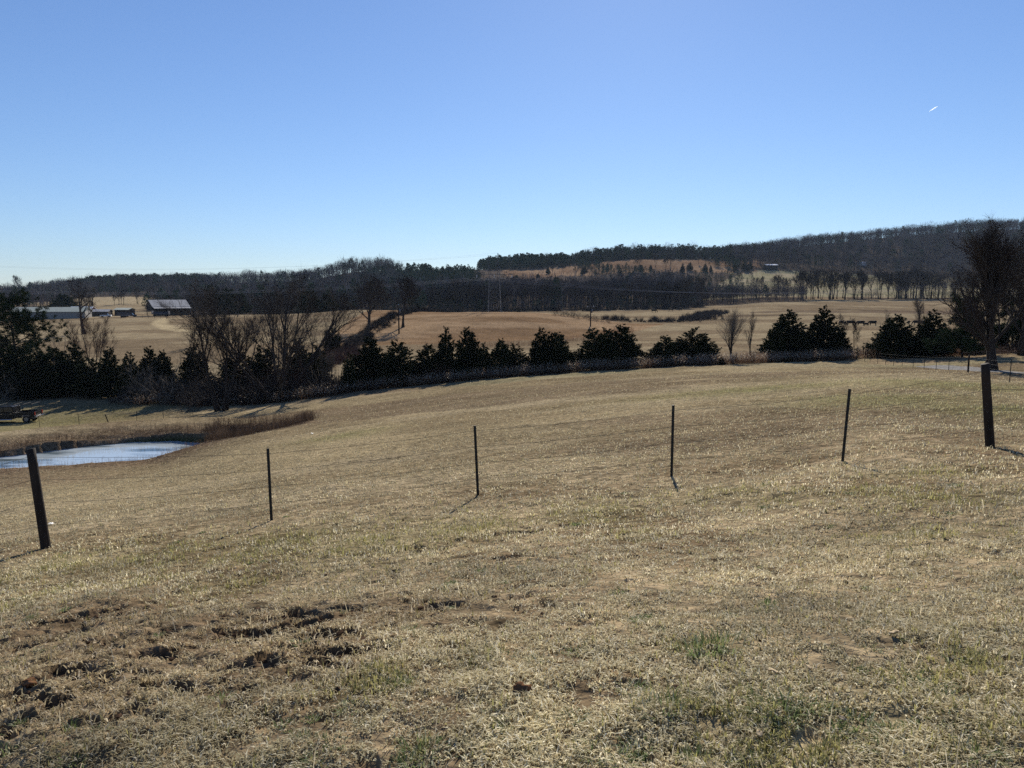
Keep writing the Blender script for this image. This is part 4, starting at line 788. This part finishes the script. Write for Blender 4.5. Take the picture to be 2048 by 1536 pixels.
def fence(name, label, posts, strands, wire_r, zf):
    f = thing(name, label, 'fence', posts[0][0]); o0 = Vector(posts[0][0])
    for i, (p, kind, h, lean, lab) in enumerate(posts):
        mb = wood_post(h, .068 if kind == 'W' else .05, i, lean) if kind in 'Ww' else t_post(h, lean)
        o = mb.build('wooden_post' if kind in 'Ww' else 'steel_post', M['post'] if kind in 'Ww' else M['steel_post'], f, kind in 'Ww'); o.location = Vector(p) - o0; o.rotation_euler = (0, 0, random.uniform(-.15, .15))
        if lab: o['label'] = lab
    for k in range(strands):
        P = []
        for i, (p, kind, h, lean, lab) in enumerate(posts):
            z = zf(k) * h; a = Vector(p) - o0 + Vector((lean[0] * z, lean[1] * z - (.08 if kind in 'Ww' else .012), z))
            if i:
                for t in (.25, .5, .75): q = P0.lerp(a, t); q.z -= .03 * 4 * t * (1 - t); P.append(q[:])
            P.append(a[:]); P0 = a
        mb = MB(); mb.tube(P, wire_r, 4); mb.build('wire', M['wire'], f)
g1 = G(95, 11.2)
fence('wire_fence', 'sparse wire fence of two thick wooden posts and thin steel posts across the near slope', [
 (G(-420, 11.6), 'T', 1.25, (0, 0), None), (g1, 'W', 1.55, (-.115, .03), 'thick wooden post leaning left at the pond end'), (G(543, 11.8), 'T', 1.18, (-.012, 0), None), (G(956, 12.2), 'T', 1.18, (-.04, 0), None),
 (G(1343, 12.1), 'T', 1.18, (.0, 0), None), (G(1685, 11.7), 'T', 1.16, (.045, 0), None), (G(1985, 12.0), 'W', 1.36, (-.175, .0), 'thick wooden post leaning left before the driveway'), (G(2330, 12.0), 'T', 1.2, (0, 0), None)],
 4, .0024, lambda k: .93 - k * .23)
RF = [(G(1713, 87), 'W', 1.42, (0, 0), 'wooden corner post at the end of the dead weeds')]
for u, Y in [(1729,84.5),(1740,82.5),(1755,80),(1771,77.7),(1787,75.5),(1804,73.4),(1826,71.2),(1848,69),(1872,67),(1897,65)]: RF.append((G(u, Y), 'T', 1.22, (random.uniform(-.02, .02), 0), None))
RF += [(G(1936, 61), 'W', 1.42, (0, 0), 'wooden line post with a pale cap beside the driveway'), (G(1979, 51), 'T', 1.25, (0, 0), None), (G(2019, 41), 'T', 1.3, (.01, 0), None), (G(2075, 33), 'T', 1.25, (0, 0), None), (G(2150, 26), 'T', 1.25, (0, 0), None)]
fence('wire_fence', 'long wire fence with closely set thin posts along the driveway', RF, 4, .0024, lambda k: .93 - k * .23)
PF = [(G(-60, 66), 'T', 1.25, (0, 0), None), (G(80, 71.5), 'T', 1.3, (-.05, 0), None), (G(159, 73), 'T', 1.3, (-.06, 0), None), (G(220, 73.5), 'w', 1.0, (-.42, 0), 'short wooden post tilted far over'), (G(274, 74.5), 'T', 1.15, (0, 0), None), (G(327, 76), 'T', 1.25, (0, 0), None), (G(386, 77), 'T', 1.3, (0, 0), None)]
fence('wire_fence', 'broken down fence of crooked thin posts behind the pond dam', PF, 2, .003, lambda k: .9 - k * .4)
BFp = [(G(u, Y), 'w', 1.5, (0, 0), None) for u, Y in [(285,310),(297,306),(309,303),(321,300),(333,298),(345,296)]]
fence('wire_fence', 'short run of fence posts in front of the barn', BFp, 2, .006, lambda k: .9 - k * .4)

# ------------------------------------------------------------------ pickup truck
def poly_obj(name, prof, y0, y1, m_, parent, bevel=.03):
    mb = MB(); mb.prism(prof, 1, y0, y1); return mb.build(name, m_, parent, False, bevel)
M['paint'] = mat('black_paint', (.006, .006, .007), .35, .3, .2, 2); M['glass'] = mat('car_glass', (.02, .025, .03), .05, .6, .1, 2); M['rubber'] = mat('rubber', (.015, .015, .015), .9, .1, .2, 8)
M['rim'] = mat('alloy', (.22, .22, .23), .35, .5, .1, 5, metal=.8); M['chrome'] = mat('chrome', (.6, .6, .62), .18, .5, .05, 5, metal=1); M['lamp_red'] = mat('lamp_red', (.25, .02, .015), .2, .5, .1, 3)
tg = G(22, 81.5); tk = thing('pickup_truck', 'black crew cab pickup truck with ladder rack parked on the grass by the cedars', 'truck', tg, R(-6)); tb = G(76, 82.5); tf = G(-30, 80.5); tk.rotation_euler = (0, math.atan2(-(tb.z - tf.z), (tb.x - tf.x)), R(8))
# the truck points to -x; length 5.8
poly_obj('body', [(-2.9,.45),(-2.92,.95),(-2.75,1.08),(-1.45,1.16),(.75,1.18),(.75,.62),(.75,.45),(-1.32,.45),(-1.45,.82),(-1.85,.9),(-2.25,.82),(-2.38,.45)], -.95, .95, M['paint'], tk, .05)
poly_obj('cab', [(-1.5,1.19),(-.85,1.78),(-.55,1.86),(.55,1.86),(.74,1.78),(.78,1.19)], -.82, .82, M['paint'], tk, .06)
for sy in (-1, 1):
    w1 = MB(); w1.prism([(-1.22,1.24),(-.76,1.72),(-.3,1.76),(-.3,1.24)], 1, sy * .815, sy * .832); w1.build('window', M['glass'], tk)
    w2 = MB(); w2.prism([(-.2,1.24),(-.2,1.76),(.5,1.76),(.66,1.66),(.68,1.24)], 1, sy * .815, sy * .832); w2.build('window', M['glass'], tk)
    for x in (-.42, .52): h_ = MB(); h_.box((x, sy * .965, 1.05), (.16, .03, .035)); h_.build('door_handle', M['chrome'], tk)
    mr_ = MB(); mr_.box((-1.15, sy * 1.06, 1.27), (.12, .22, .2)); mr_.build('mirror', M['paint'], tk, False, .03)
    sb_ = MB(); sb_.tube([(-1.25, sy * .97, .42), (.6, sy * .97, .42)], .05, 8); sb_.build('side_step', M['chrome'], tk, True)
    tl = MB(); tl.box((2.905, sy * .84, 1.0), (.03, .16, .36)); tl.build('tail_lamp', M['lamp_red'], tk)
    hl = MB(); hl.box((-2.93, sy * .7, .9), (.05, .36, .16)); hl.build('headlight', M['glass'], tk)
ws = MB(); ws.add([(-1.5, -.72, 1.24), (-1.5, .72, 1.24), (-.9, .66, 1.76), (-.9, -.66, 1.76)], Q=[[0, 3, 2, 1]]); w_ = ws.build('windscreen', M['glass'], tk); w_.location = (-.025, 0, .02)
bed = MB()
bed.prism([(.80,.6),(.80,1.18),(2.88,1.2),(2.9,.6),(2.42,.55),(2.36,.82),(2.0,.92),(1.62,.82),(1.56,.55)], 1, .87, .95); bed.prism([(.80,.6),(.80,1.18),(2.88,1.2),(2.9,.6),(2.42,.55),(2.36,.82),(2.0,.92),(1.62,.82),(1.56,.55)], 1, -.95, -.87); bed.box((1.84, 0, .68), (2.06, 1.74, .06)); bed.box((.83, 0, .94), (.06, 1.74, .46)); bed.build('bed', M['paint'], tk)
tg_ = MB(); tg_.box((2.87, 0, .93), (.06, 1.5, .5)); tg_.build('tailgate', M['paint'], tk, False, .02)
bm_ = MB(); bm_.box((3.02, 0, .62), (.2, 1.8, .18)); bm_.build('bumper', M['chrome'], tk, False, .04); bm_ = MB(); bm_.box((-3.0, 0, .6), (.18, 1.86, .24)); bm_.build('bumper', M['chrome'], tk, False, .05)
rk = MB()
for sy in (-.86, .86):
    rk.bar((-.7, sy, 2.02), (2.75, sy, 2.02), .035, 6)
    for x in (.9, 2.65): rk.bar((x, sy, 1.17), (x, sy, 2.02), .03, 6)
    rk.bar((-.6, sy, 1.8), (-.6, sy, 2.02), .03, 6)
for x in (-.6, .9, 1.8, 2.65): rk.bar((x, -.9, 2.05), (x, .9, 2.05), .018, 6)
rk.build('ladder_rack', M['wire'], tk)
for x in (-1.85, 2.0):
    for sy in (-1, 1):
        ty = MB(); prof = [(.24, -.12), (.36, -.13), (.39, -.08), (.39, .08), (.36, .13), (.24, .12)]; n = 24; V = []; 
        for i in range(n): a = i * 6.283185 / n; V += [(x + rr_ * math.cos(a), sy * .84 + yy, .39 + rr_ * math.sin(a)) for rr_, yy in prof]
        ty.add(V, Q=[[i * 6 + j, ((i + 1) % n) * 6 + j, ((i + 1) % n) * 6 + (j + 1) % 6, i * 6 + (j + 1) % 6] for i in range(n) for j in range(6)]); wh = ty.build('wheel', M['rubber'], tk, True)
        ri = MB(); ri.tube([(x, sy * .84 - .09, .39), (x, sy * .84 + .09, .39)], .235, 18); ri.build('rim', M['rim'], wh)

# ------------------------------------------------------------------ farm buildings
M['tin'] = mat('tin_roof', (.30, .295, .29), .6, .2, .25, .8, stretch=(3, .2, 1)); M['tin_white'] = mat('white_metal_roof', (.80, .81, .82), .35, .4, .06, 1); M['tin_green'] = mat('pale_green_roof', (.46, .47, .37), .7, .2, .15, 1)
M['boards'] = mat('dark_boards', (.05, .042, .036), .95, .05, .4, 2, stretch=(4, 4, .3)); M['siding'] = mat('grey_siding', (.25, .235, .215), .7, .2, .2, 2, stretch=(6, 6, .2)); M['brick'] = mat('brick_wall', (.28, .11, .075), .95, .05, .3, 6); M['clutter'] = mat('dark_clutter', (.06, .06, .075), .7, .2, .4, 2); M['white'] = mat('white_paint', (.72, .72, .70), .6, .3, .1, 2)
def gable(t, L, W, eave, ridge, wall_m, roof_m, over=.5, open_side=False, wall_h=None):
    w_ = MB(); h = wall_h or eave
    if open_side:
        for x in np.linspace(-L / 2 + .2, L / 2 - .2, 4):
            for y in (-W / 2 + .15, W / 2 - .15): w_.box((x, y, eave / 2), (.25, .25, eave))
        w_.build('post_frame', wall_m, t); w2 = MB(); w2.prism([(-W / 2, 0), (-W / 2 + .12, 0), (-W / 2 + .12, eave - .05), (-W / 2, eave - .05)], 0, -L / 2, L / 2)
        w2.prism([(-W / 2 + .16, eave * .55), (W / 2, eave * .55), (W / 2, eave - .05), (0, ridge - .1), (-W / 2 + .16, eave - .05)], 0, -L / 2 - .02, -L / 2 + .1); w2.prism([(-W / 2 + .16, 0), (W / 2, 0), (W / 2, eave - .05), (0, ridge - .1), (-W / 2 + .16, eave - .05)], 0, L / 2 - .1, L / 2 + .02); w2.build('wall', wall_m, t)
    else:
        w_.prism([(-W / 2, -.5), (W / 2, -.5), (W / 2, eave), (0, ridge - .05), (-W / 2, eave)], 0, -L / 2, L / 2); w_.build('wall', wall_m, t)
    rf = MB(); sl = (ridge - eave) / (W / 2); e = W / 2 + over; zr, ze = ridge + .06, eave - over * sl + .06
    rf.prism([(-e, ze), (0, zr), (e, ze), (e, ze + .12), (0, zr + .12), (-e, ze + .12)], 0, -L / 2 - over, L / 2 + over); return rf.build('roof', roof_m, t)
bn = thing('barn', 'open dark pole barn with a grey tin roof stepping down on its front', 'barn', G(336, 342), R(38)); gable(bn, 15, 13, 4.2, 7.0, M['boards'], M['tin'], .5, True)
lt = MB(); lt.prism([(-9.6, 3.35), (-6.3, 4.05), (-6.3, 4.17), (-9.6, 3.47)], 0, -7.8, 7.8); lt.build('lean_to_roof', M['tin'], bn)
for x in (-7.4, -2.4, 2.4, 7.4): p_ = MB(); p_.box((x, -9.3, 1.7), (.22, .22, 3.5)); p_.build('post', M['boards'], bn)
lt = MB(); lt.prism([(6.2, 4.0), (9.0, 3.3), (9.0, 3.42), (6.2, 4.12)], 0, -7.8, 7.8); lt.build('lean_to_roof', M['tin'], bn)
ps = thing('poultry_shed', 'long low grey shed with a pale green roof left of the brick house', 'shed', G(105, 330), R(12)); gable(ps, 29, 9, 2.9, 4.7, M['siding'], M['tin_green'], .4)
hs = thing('brick_house', 'small brick house with a bright white metal roof behind the leaning tree', 'house', G(166, 352), R(8)); gable(hs, 9, 8, 2.8, 4.2, M['brick'], M['tin_white'], .5)
for x in (-2.5, 0, 2.5): wd_ = MB(); wd_.box((x, -4.03, 1.4), (.9, .06, 1.2)); wd_.build('window', M['glass'], hs)
s1 = thing('open_shed', 'open sided grey roofed shed between the brick house and the trailer', 'shed', G(200, 348), R(10)); gable(s1, 9, 6, 2.0, 2.9, M['boards'], M['tin'], .4, True)
s2 = thing('open_shed', 'small dark shed with a pale flat roof left of the barn', 'shed', G(250, 355), R(-8)); gable(s2, 7, 5, 2.6, 3.3, M['boards'], M['tin_green'], .5, True)
tr_ = thing('farm_trailer', 'dark flatbed farm trailer with side rails in front of the pale roofed shed', 'trailer', G(247, 322), R(10))
q = MB(); q.box((0, 0, .85), (4.6, 2, .2)); q.build('deck', M['clutter'], tr_); q = MB()
for x in np.linspace(-2.2, 2.2, 5): q.box((x, -1, 1.5), (.1, .08, 1.2)); q.box((x, 1, 1.5), (.1, .08, 1.2))
for z in (1.3, 1.75, 2.1): q.box((0, -1.07, z), (4.6, .05, .14)); q.box((0, 1.07, z), (4.6, .05, .14))
q.build('side_rail', M['clutter'], tr_)
for x in (-.5, .5):
    for y in (-.95, .95): q = MB(); q.tube([(x, y - .1, .4), (x, y + .1, .4)], .4, 12); q.build('wheel', M['rubber'], tr_)
for u, Y, lab in [(212,335,'white farm pickup parked under the open sided shed'), (262,330,'dark old car parked beside the pale roofed shed')]:
    v_ = thing('parked_car', lab, 'car', G(u, Y), R(15)); pm = M['white'] if u < 230 else M['clutter']
    poly_obj('body', [(-2.3,.35),(-2.3,.85),(-1.2,.95),(2.2,.95),(2.3,.35)], -.85, .85, pm, v_, .06); poly_obj('cab', [(-1.2,.96),(-.7,1.5),(.6,1.5),(1.1,.96)], -.75, .75, M['glass'], v_, .06)
    for x in (-1.4, 1.4):
        for y in (-.8, .8): q = MB(); q.tube([(x, y - .1, .33), (x, y + .1, .33)], .33, 12); q.build('wheel', M['rubber'], v_)
fw = thing('farm_wagon', 'low blue grey hay wagon parked before the open front of the barn', 'wagon', G(322, 322), R(6)); q = MB(); q.box((0, 0, 1.0), (7, 2.2, .25)); q.build('deck', M['clutter'], fw); q = MB(); q.box((-3.4, 0, 1.7), (.12, 2.2, 1.4)); q.box((3.4, 0, 1.7), (.12, 2.2, 1.4)); q.box((0, 1.0, 1.5), (6.6, .08, .9)); q.build('end_rack', M['clutter'], fw)
for x in (-2.4, 2.4):
    for y in (-.95, .95): q = MB(); q.tube([(x, y - .1, .45), (x, y + .1, .45)], .45, 12); q.build('wheel', M['rubber'], fw)
fb_ = thing('far_barn', 'tiny far barn with a white roof under the long right hill', 'barn', G(1541, 838), R(4)); gable(fb_, 13, 8, 4.0, 5.1, M['boards'], M['tin_white'], .5)
fh = thing('far_house', 'tiny far white roofed house among the trees of the right hill', 'house', G(1723, 905), R(20)); gable(fh, 9, 7, 3, 4.0, M['white'], M['tin_white'], .4)

# ------------------------------------------------------------------ utility poles, transmission tower and its wires
def upole(u, vt, Y, lab, arm):
    g = G(u, Y); h = at(u, vt, Y).z - g.z; t = thing('utility_pole', lab, 'pole', g, R(10)); q = MB(); q.tube([(0, 0, -.5), (0, 0, h)], [.20, .13], 8); q.build('pole', M['post'], t, True)
    q = MB(); q.tube([(.33, 0, h - 2.1), (.33, 0, h - 1.0)], .24, 10); q.build('transformer', M['galv'], t, True)
    if arm: q = MB(); q.box((0, .1, h - .5), (2.2, .12, .14)); q.build('crossarm', M['post'], t)
    for x in ((-.9, 0, .9) if arm else (0,)): q = MB(); q.tube([(x, .1, h - (.42 if arm else 0)), (x, .1, h - .15 + (0 if arm else .3))], .09, 6); q.build('insulator', M['white'], t)
upole(798, 610, 192, 'utility pole with a pale transformer beside the lone oak', False)
upole(1181, 611, 215, 'utility pole with crossarm behind the dense cedar block', True)
TY = 268; tb_ = G(989, TY); K = TY / F_PX
tw_ = thing('transmission_tower', 'tall lattice steel power pylon with two peaks behind the grassy mound', 'pylon', tb_, R(4))
hz = lambda v: at(989, v, TY).z - tb_.z
def lattice(mb, a0, a1, w0, w1, n, rleg=.06, rbr=.028, d0=None, d1=None):   # square mast from a0 to a1, widths w0 -> w1
    a0, a1 = Vector(a0), Vector(a1); cor = [(-1, -1), (1, -1), (1, 1), (-1, 1)]; d0 = d0 or w0; d1 = d1 or w1
    P = [[a0.lerp(a1, i / n) + Vector((sx * (w0 + (w1 - w0) * i / n) / 2, sy * (d0 + (d1 - d0) * i / n) / 2, 0)) for sx, sy in cor] for i in range(n + 1)]
    for c in range(4): mb.bar(P[0][c][:], P[n][c][:], rleg)
    for i in range(n):
        for c in range(4):
            d = (c + 1) % 4; mb.bar(P[i][c][:], P[i + 1][d][:], rbr); mb.bar(P[i][d][:], P[i + 1][c][:], rbr)
            if i == 0 or i == n - 1: mb.bar(P[i + (i > 0)][c][:], P[i + (i > 0)][d][:], rbr)
q = MB(); lattice(q, (0, 0, -1), (0, 0, hz(548)), 26 * K, 20 * K, 8); q.build('mast', M['galv'], tw_)
q = MB(); zc = hz(549)
for y in (-.5, .5): 
    q.bar((-6.6, y * .4, zc), (6.6, y * .4, zc), .06); q.bar((-2, y, zc + 1.2), (2, y, zc + 1.2), .06); q.bar((-6.6, y * .4, zc), (-2, y, zc + 1.2), .05); q.bar((6.6, y * .4, zc), (2, y, zc + 1.2), .05)
q.build('crossarm', M['galv'], tw_)
for x0, x1, v1 in ((-9.5 * K, -12 * K, 511), (8 * K, 7 * K, 506)):
    q = MB(); lattice(q, (x0, 0, hz(548)), (x1, 0, hz(v1)), 5.5 * K, .12, 5, .05, .025); q.build('peak', M['galv'], tw_)
ATT = []
for x in (-6.2, 0, 6.2):
    q = MB(); q.tube([(x, 0, zc - .05), (x, 0, zc - 1.1)], .10, 6); q.build('insulator', M['white'], tw_); ATT.append((x, zc - 1.1))
def span(a, m_, c, r):          # a wire through three points, as a parabola along its run
    a, m_, c = Vector(a), Vector(m_), Vector(c); L1 = (Vector((m_.x, m_.y)) - Vector((a.x, a.y))).length / (Vector((c.x, c.y)) - Vector((a.x, a.y))).length
    k = (m_.z - (a.z + (c.z - a.z) * L1)) / (L1 * (1 - L1)); P = []
    for i in range(41): t = i / 40; p = a.lerp(c, t); p.z = a.z + (c.z - a.z) * t + k * t * (1 - t); P.append(p[:])
    q = MB(); q.tube(P, r, 5); return q
rot = Matrix.Rotation(R(4), 3, 'Z')
def onrun(a, c, u, v):           # point of the straight run a-c seen in column u, at picture height v
    a, c = Vector(a), Vector(c); lo, hi = 0, 1
    for _ in range(40):
        t = (lo + hi) / 2; p = a.lerp(c, t); uu = vof(p.x, p.y, p.z)[0]
        if (uu < u) == (vof(c.x, c.y, c.z)[0] > u): lo = t
        else: hi = t
    p = a.lerp(c, t); return at(u, v, p.y)
for i, (x, z) in enumerate(ATT):
    a = tb_ + rot @ Vector((x, 0, z)); c = at(2330, 520 + i * 5, 205 + i * 6); m_ = onrun(a, c, 1560, 585 + i * 1.5); o = span(a, m_, c, .026).build('power_cable', M['conductor']); tag(o, 'pale power cable sagging right from the pylon over the valley', 'cable', 'power cables sagging right from the pylon')
    c = at(-420, 548 + i * 5, 330 + i * 5); m_ = onrun(a, c, 620, 577 + i * 2); o = span(a, m_, c, .022).build('power_cable', M['conductor']); tag(o, 'thin power cable running left from the pylon past the oak', 'cable', 'power cables running left from the pylon')
for x1, v1, lb in ((-12 * K, 511, 'left peak'), (7 * K, 506, 'right peak')):
    a = tb_ + rot @ Vector((x1, 0, hz(v1))); c = at(-420, 500, 335); o = span(a, onrun(a, c, 640, 531), c, .012).build('ground_wire', M['conductor']); tag(o, 'faint wire running left across the sky from the pylon\'s ' + lb, 'cable')

# ------------------------------------------------------------------ cattle
M['hide'] = mat('black_hide', (.010, .009, .008), .8, .15, .3, 3)
def cow(graze):
    mb = MB()
    tr = [(-1.12,0,1.02,.10,.8),(-1.05,0,1.08,.30,.75),(-.75,0,1.06,.38,.78),(-.3,0,1.0,.42,.86),(.2,0,1.0,.42,.82),(.6,0,1.05,.38,.72),(.85,0,1.1,.30,.62)]
    tr += [(1.05,0,1.0,.22,.6),(1.25,0,.72,.16,.65),(1.38,0,.46,.14,.7),(1.46,0,.28,.13,.75),(1.5,0,.12,.08,.9)] if graze else [(1.05,0,1.22,.22,.6),(1.28,0,1.36,.17,.65),(1.45,0,1.40,.15,.75),(1.66,0,1.30,.11,.75),(1.82,0,1.22,.07,.9)]
    P = np.array([t[:3] for t in tr]); mb.tube(P, [t[3] for t in tr], 12, True, [t[4] for t in tr])
    for x, hind in ((-.82, 1), (.62, 0)):
        for y in (-.2, .2):
            mb.tube([(x, y, .95), (x + (.12 if hind else 0), y, .62), (x + (-.10 if hind else .02), y * .95, .42), (x, y * .95, .12), (x + .04, y * .95, -.02)], [.20, .13, .08, .06, .075] if hind else [.17, .11, .075, .055, .07], 8)
    mb.tube([(-1.1, 0, 1.2), (-1.2, 0, .95), (-1.2, 0, .5)], [.035, .03, .05], 6)
    hx, hz_ = (1.38, .52) if graze else (1.42, 1.46)
    for y in (-1, 1): mb.tube([(hx - .02, y * .1, hz_), (hx - .08, y * .26, hz_ + .02), (hx - .08, y * .33, hz_ - .02)], [.04, .06, .02], 6)
    o = mb.build('cow', M['hide'], None, True); r_ = o.modifiers.new('skin', 'REMESH'); r_.mode = 'VOXEL'; r_.voxel_size = .045; r_.use_smooth_shade = True; return o
CW = {True: cow(True), False: cow(False)}; first = {True: 1, False: 1}
CG = 'black cattle grazing in the pastures'
for u, Y, rz, gz_, s, lab in [(1682,238,95,True,1.0,'black cow seen end on at the edge of the big conical cedar'), (1690,240,70,True,.95,'black cow seen nearly head on, second in the herd'), (1701,236,-5,True,1.08,'large black cow grazing side on behind the small bare tree'), (1721,238,178,True,1.1,'black cow grazing side on in the middle of the herd'), (1732,234,20,True,.75,'black calf between two side on cows'), (1745,239,175,True,1.1,'black cow on the right end of the open herd'), (1817,241,60,True,1.0,'black cow half hidden left of the pale bare tree'), (1833,239,182,True,1.1,'black cow side on behind the pale bare tree'), (1842,236,10,True,1.0,'black cow at the edge of the narrow conical cedar'),
 (1308,372,0,True,1.2,'distant black cow, left one of three in the far strip'), (1341,384,180,False,1.1,'distant black cow, middle one of three in the far strip'), (1361,388,20,False,1.0,'distant black cow, right one of three in the far strip')]:
    o = CW[gz_] if first[gz_] else CW[gz_].copy()
    if not first[gz_]: C.objects.link(o)
    first[gz_] = 0; o.location = G(u, Y); o.rotation_euler = (0, 0, R(rz)); o.scale = (s, s, s); tag(o, lab, 'cow', CG)

# ------------------------------------------------------------------ small things on the turf, and the contrail
r = random.Random(3); M['clay'] = mat('red_clay', (.16, .085, .045), 1, 0, .5, 14, bump=.6); M['leaf'] = mat('dry_leaf', (.50, .40, .26), .9, .1, .25, 12, transl=.3)
def lump(n, R_):
    bm = bmesh.new(); bmesh.ops.create_icosphere(bm, subdivisions=3, radius=1)
    for v in bm.verts: k = 1 + .35 * (float(vnoise(np.array([v.co.x * 2.3 + 9]), np.array([v.co.y * 2.3 + v.co.z * 3]), n)[0]) - .5) * 2; v.co = Vector((v.co.x * k * R_[0], v.co.y * k * R_[1], v.co.z * k * R_[2]))
    bm.verts.index_update(); mb = MB(); mb.add([v.co[:] for v in bm.verts], [[v.index for v in f.verts] for f in bm.faces]); bm.free(); return mb
o = lump(4, (.036, .03, .03)).build('dirt_clod', M['clay'], None, True); o.location = gv(1043, 1390) + Vector((0, 0, .02)); tag(o, 'reddish clay clod lying on the near turf', 'clod')
o = lump(9, (.035, .03, .022)).build('dirt_clod', M['clay'], None, True); o.location = gv(60, 1376) + Vector((0, 0, .012)); tag(o, 'dull brown clod in the trampled turf by the left edge', 'clod')
def leaf(u, v, s, lab, m_, nm, cat):
    V = []; 
    for i in range(6):
        for j in range(4): a, b_ = i / 5 - .5, j / 3 - .5; V.append((a * s * 1.8, b_ * s * (1 - 2.6 * a * a + .1), s * (.35 * b_ * b_ * 4 * .5 + .25 * a + .1 * math.sin(i * 2 + j))))
    mb = MB(); mb.add(V, Q=[[i * 4 + j, i * 4 + j + 1, i * 4 + j + 5, i * 4 + j + 4] for i in range(5) for j in range(3)]); o = mb.build(nm, m_, None, True); sm = o.modifiers.new('thick', 'SOLIDIFY'); sm.thickness = .002
    o.location = gv(u, v) + Vector((0, 0, .025 if v > 1000 else .06)); o.rotation_euler = (.3, .2, u); tag(o, lab, cat)
leaf(1548, 1361, .03, 'pale dry leaf standing out on the turf above the green tuft', M['leaf'], 'dry_leaf', 'leaf')
leaf(1788, 1278, .028, 'curled pale leaf on the turf at lower right', M['leaf'], 'dry_leaf', 'leaf')
for k_ in range(10):
    leaf(random.uniform(60, 2000), random.uniform(1180, 1520), random.uniform(.012, .022), 'small pale dry leaf scattered on the near turf', M['leaf'], 'dry_leaf', 'leaf'); C.objects[-1]['group'] = 'small dry leaves on the near turf'
leaf(102, 1048, .07, 'white scrap of litter behind the left wooden post', M['white'], 'litter', 'litter')
leaf(624, 868, .15, 'white scrap of litter beside the weedy hollow', M['white'], 'litter', 'litter')
a, c = at(1858, 223, 7000), at(1876, 212, 7000); q = MB(); q.tube([a.lerp(c, i / 8)[:] for i in range(9)], [.8, 2.4, 3.8, 4.8, 5.2, 5, 4.2, 2.8, 1], 8)
mv = bpy.data.materials.new('ice_vapour'); mv.use_nodes = True; N, L_ = mv.node_tree.nodes, mv.node_tree.links; N.remove(N['Principled BSDF'])
vp = N.new('ShaderNodeVolumePrincipled'); vp.inputs['Color'].default_value = (.97, .97, .98, 1); vp.inputs['Density'].default_value = .11; vp.inputs['Anisotropy'].default_value = .6; L_.new(vp.outputs[0], N['Material Output'].inputs['Volume'])
o = q.build('contrail', mv, None, True); tag(o, 'short white contrail high in the clear sky at right', 'contrail')

# ------------------------------------------------------------------ the air
HZ = MB(); HZ.box((0, 0, 40), (5600, 5600, 220)); mh = bpy.data.materials.new('haze_air'); mh.use_nodes = True; N, L_ = mh.node_tree.nodes, mh.node_tree.links; N.remove(N['Principled BSDF'])
vp = N.new('ShaderNodeVolumePrincipled'); vp.inputs['Color'].default_value = (.68, .83, 1, 1); vp.inputs['Density'].default_value = .00005; vp.inputs['Anisotropy'].default_value = 0; L_.new(vp.outputs[0], N['Material Output'].inputs['Volume'])
tag(HZ.build('haze', mh), 'thin blue winter haze over the valley', 'haze', kind='stuff')
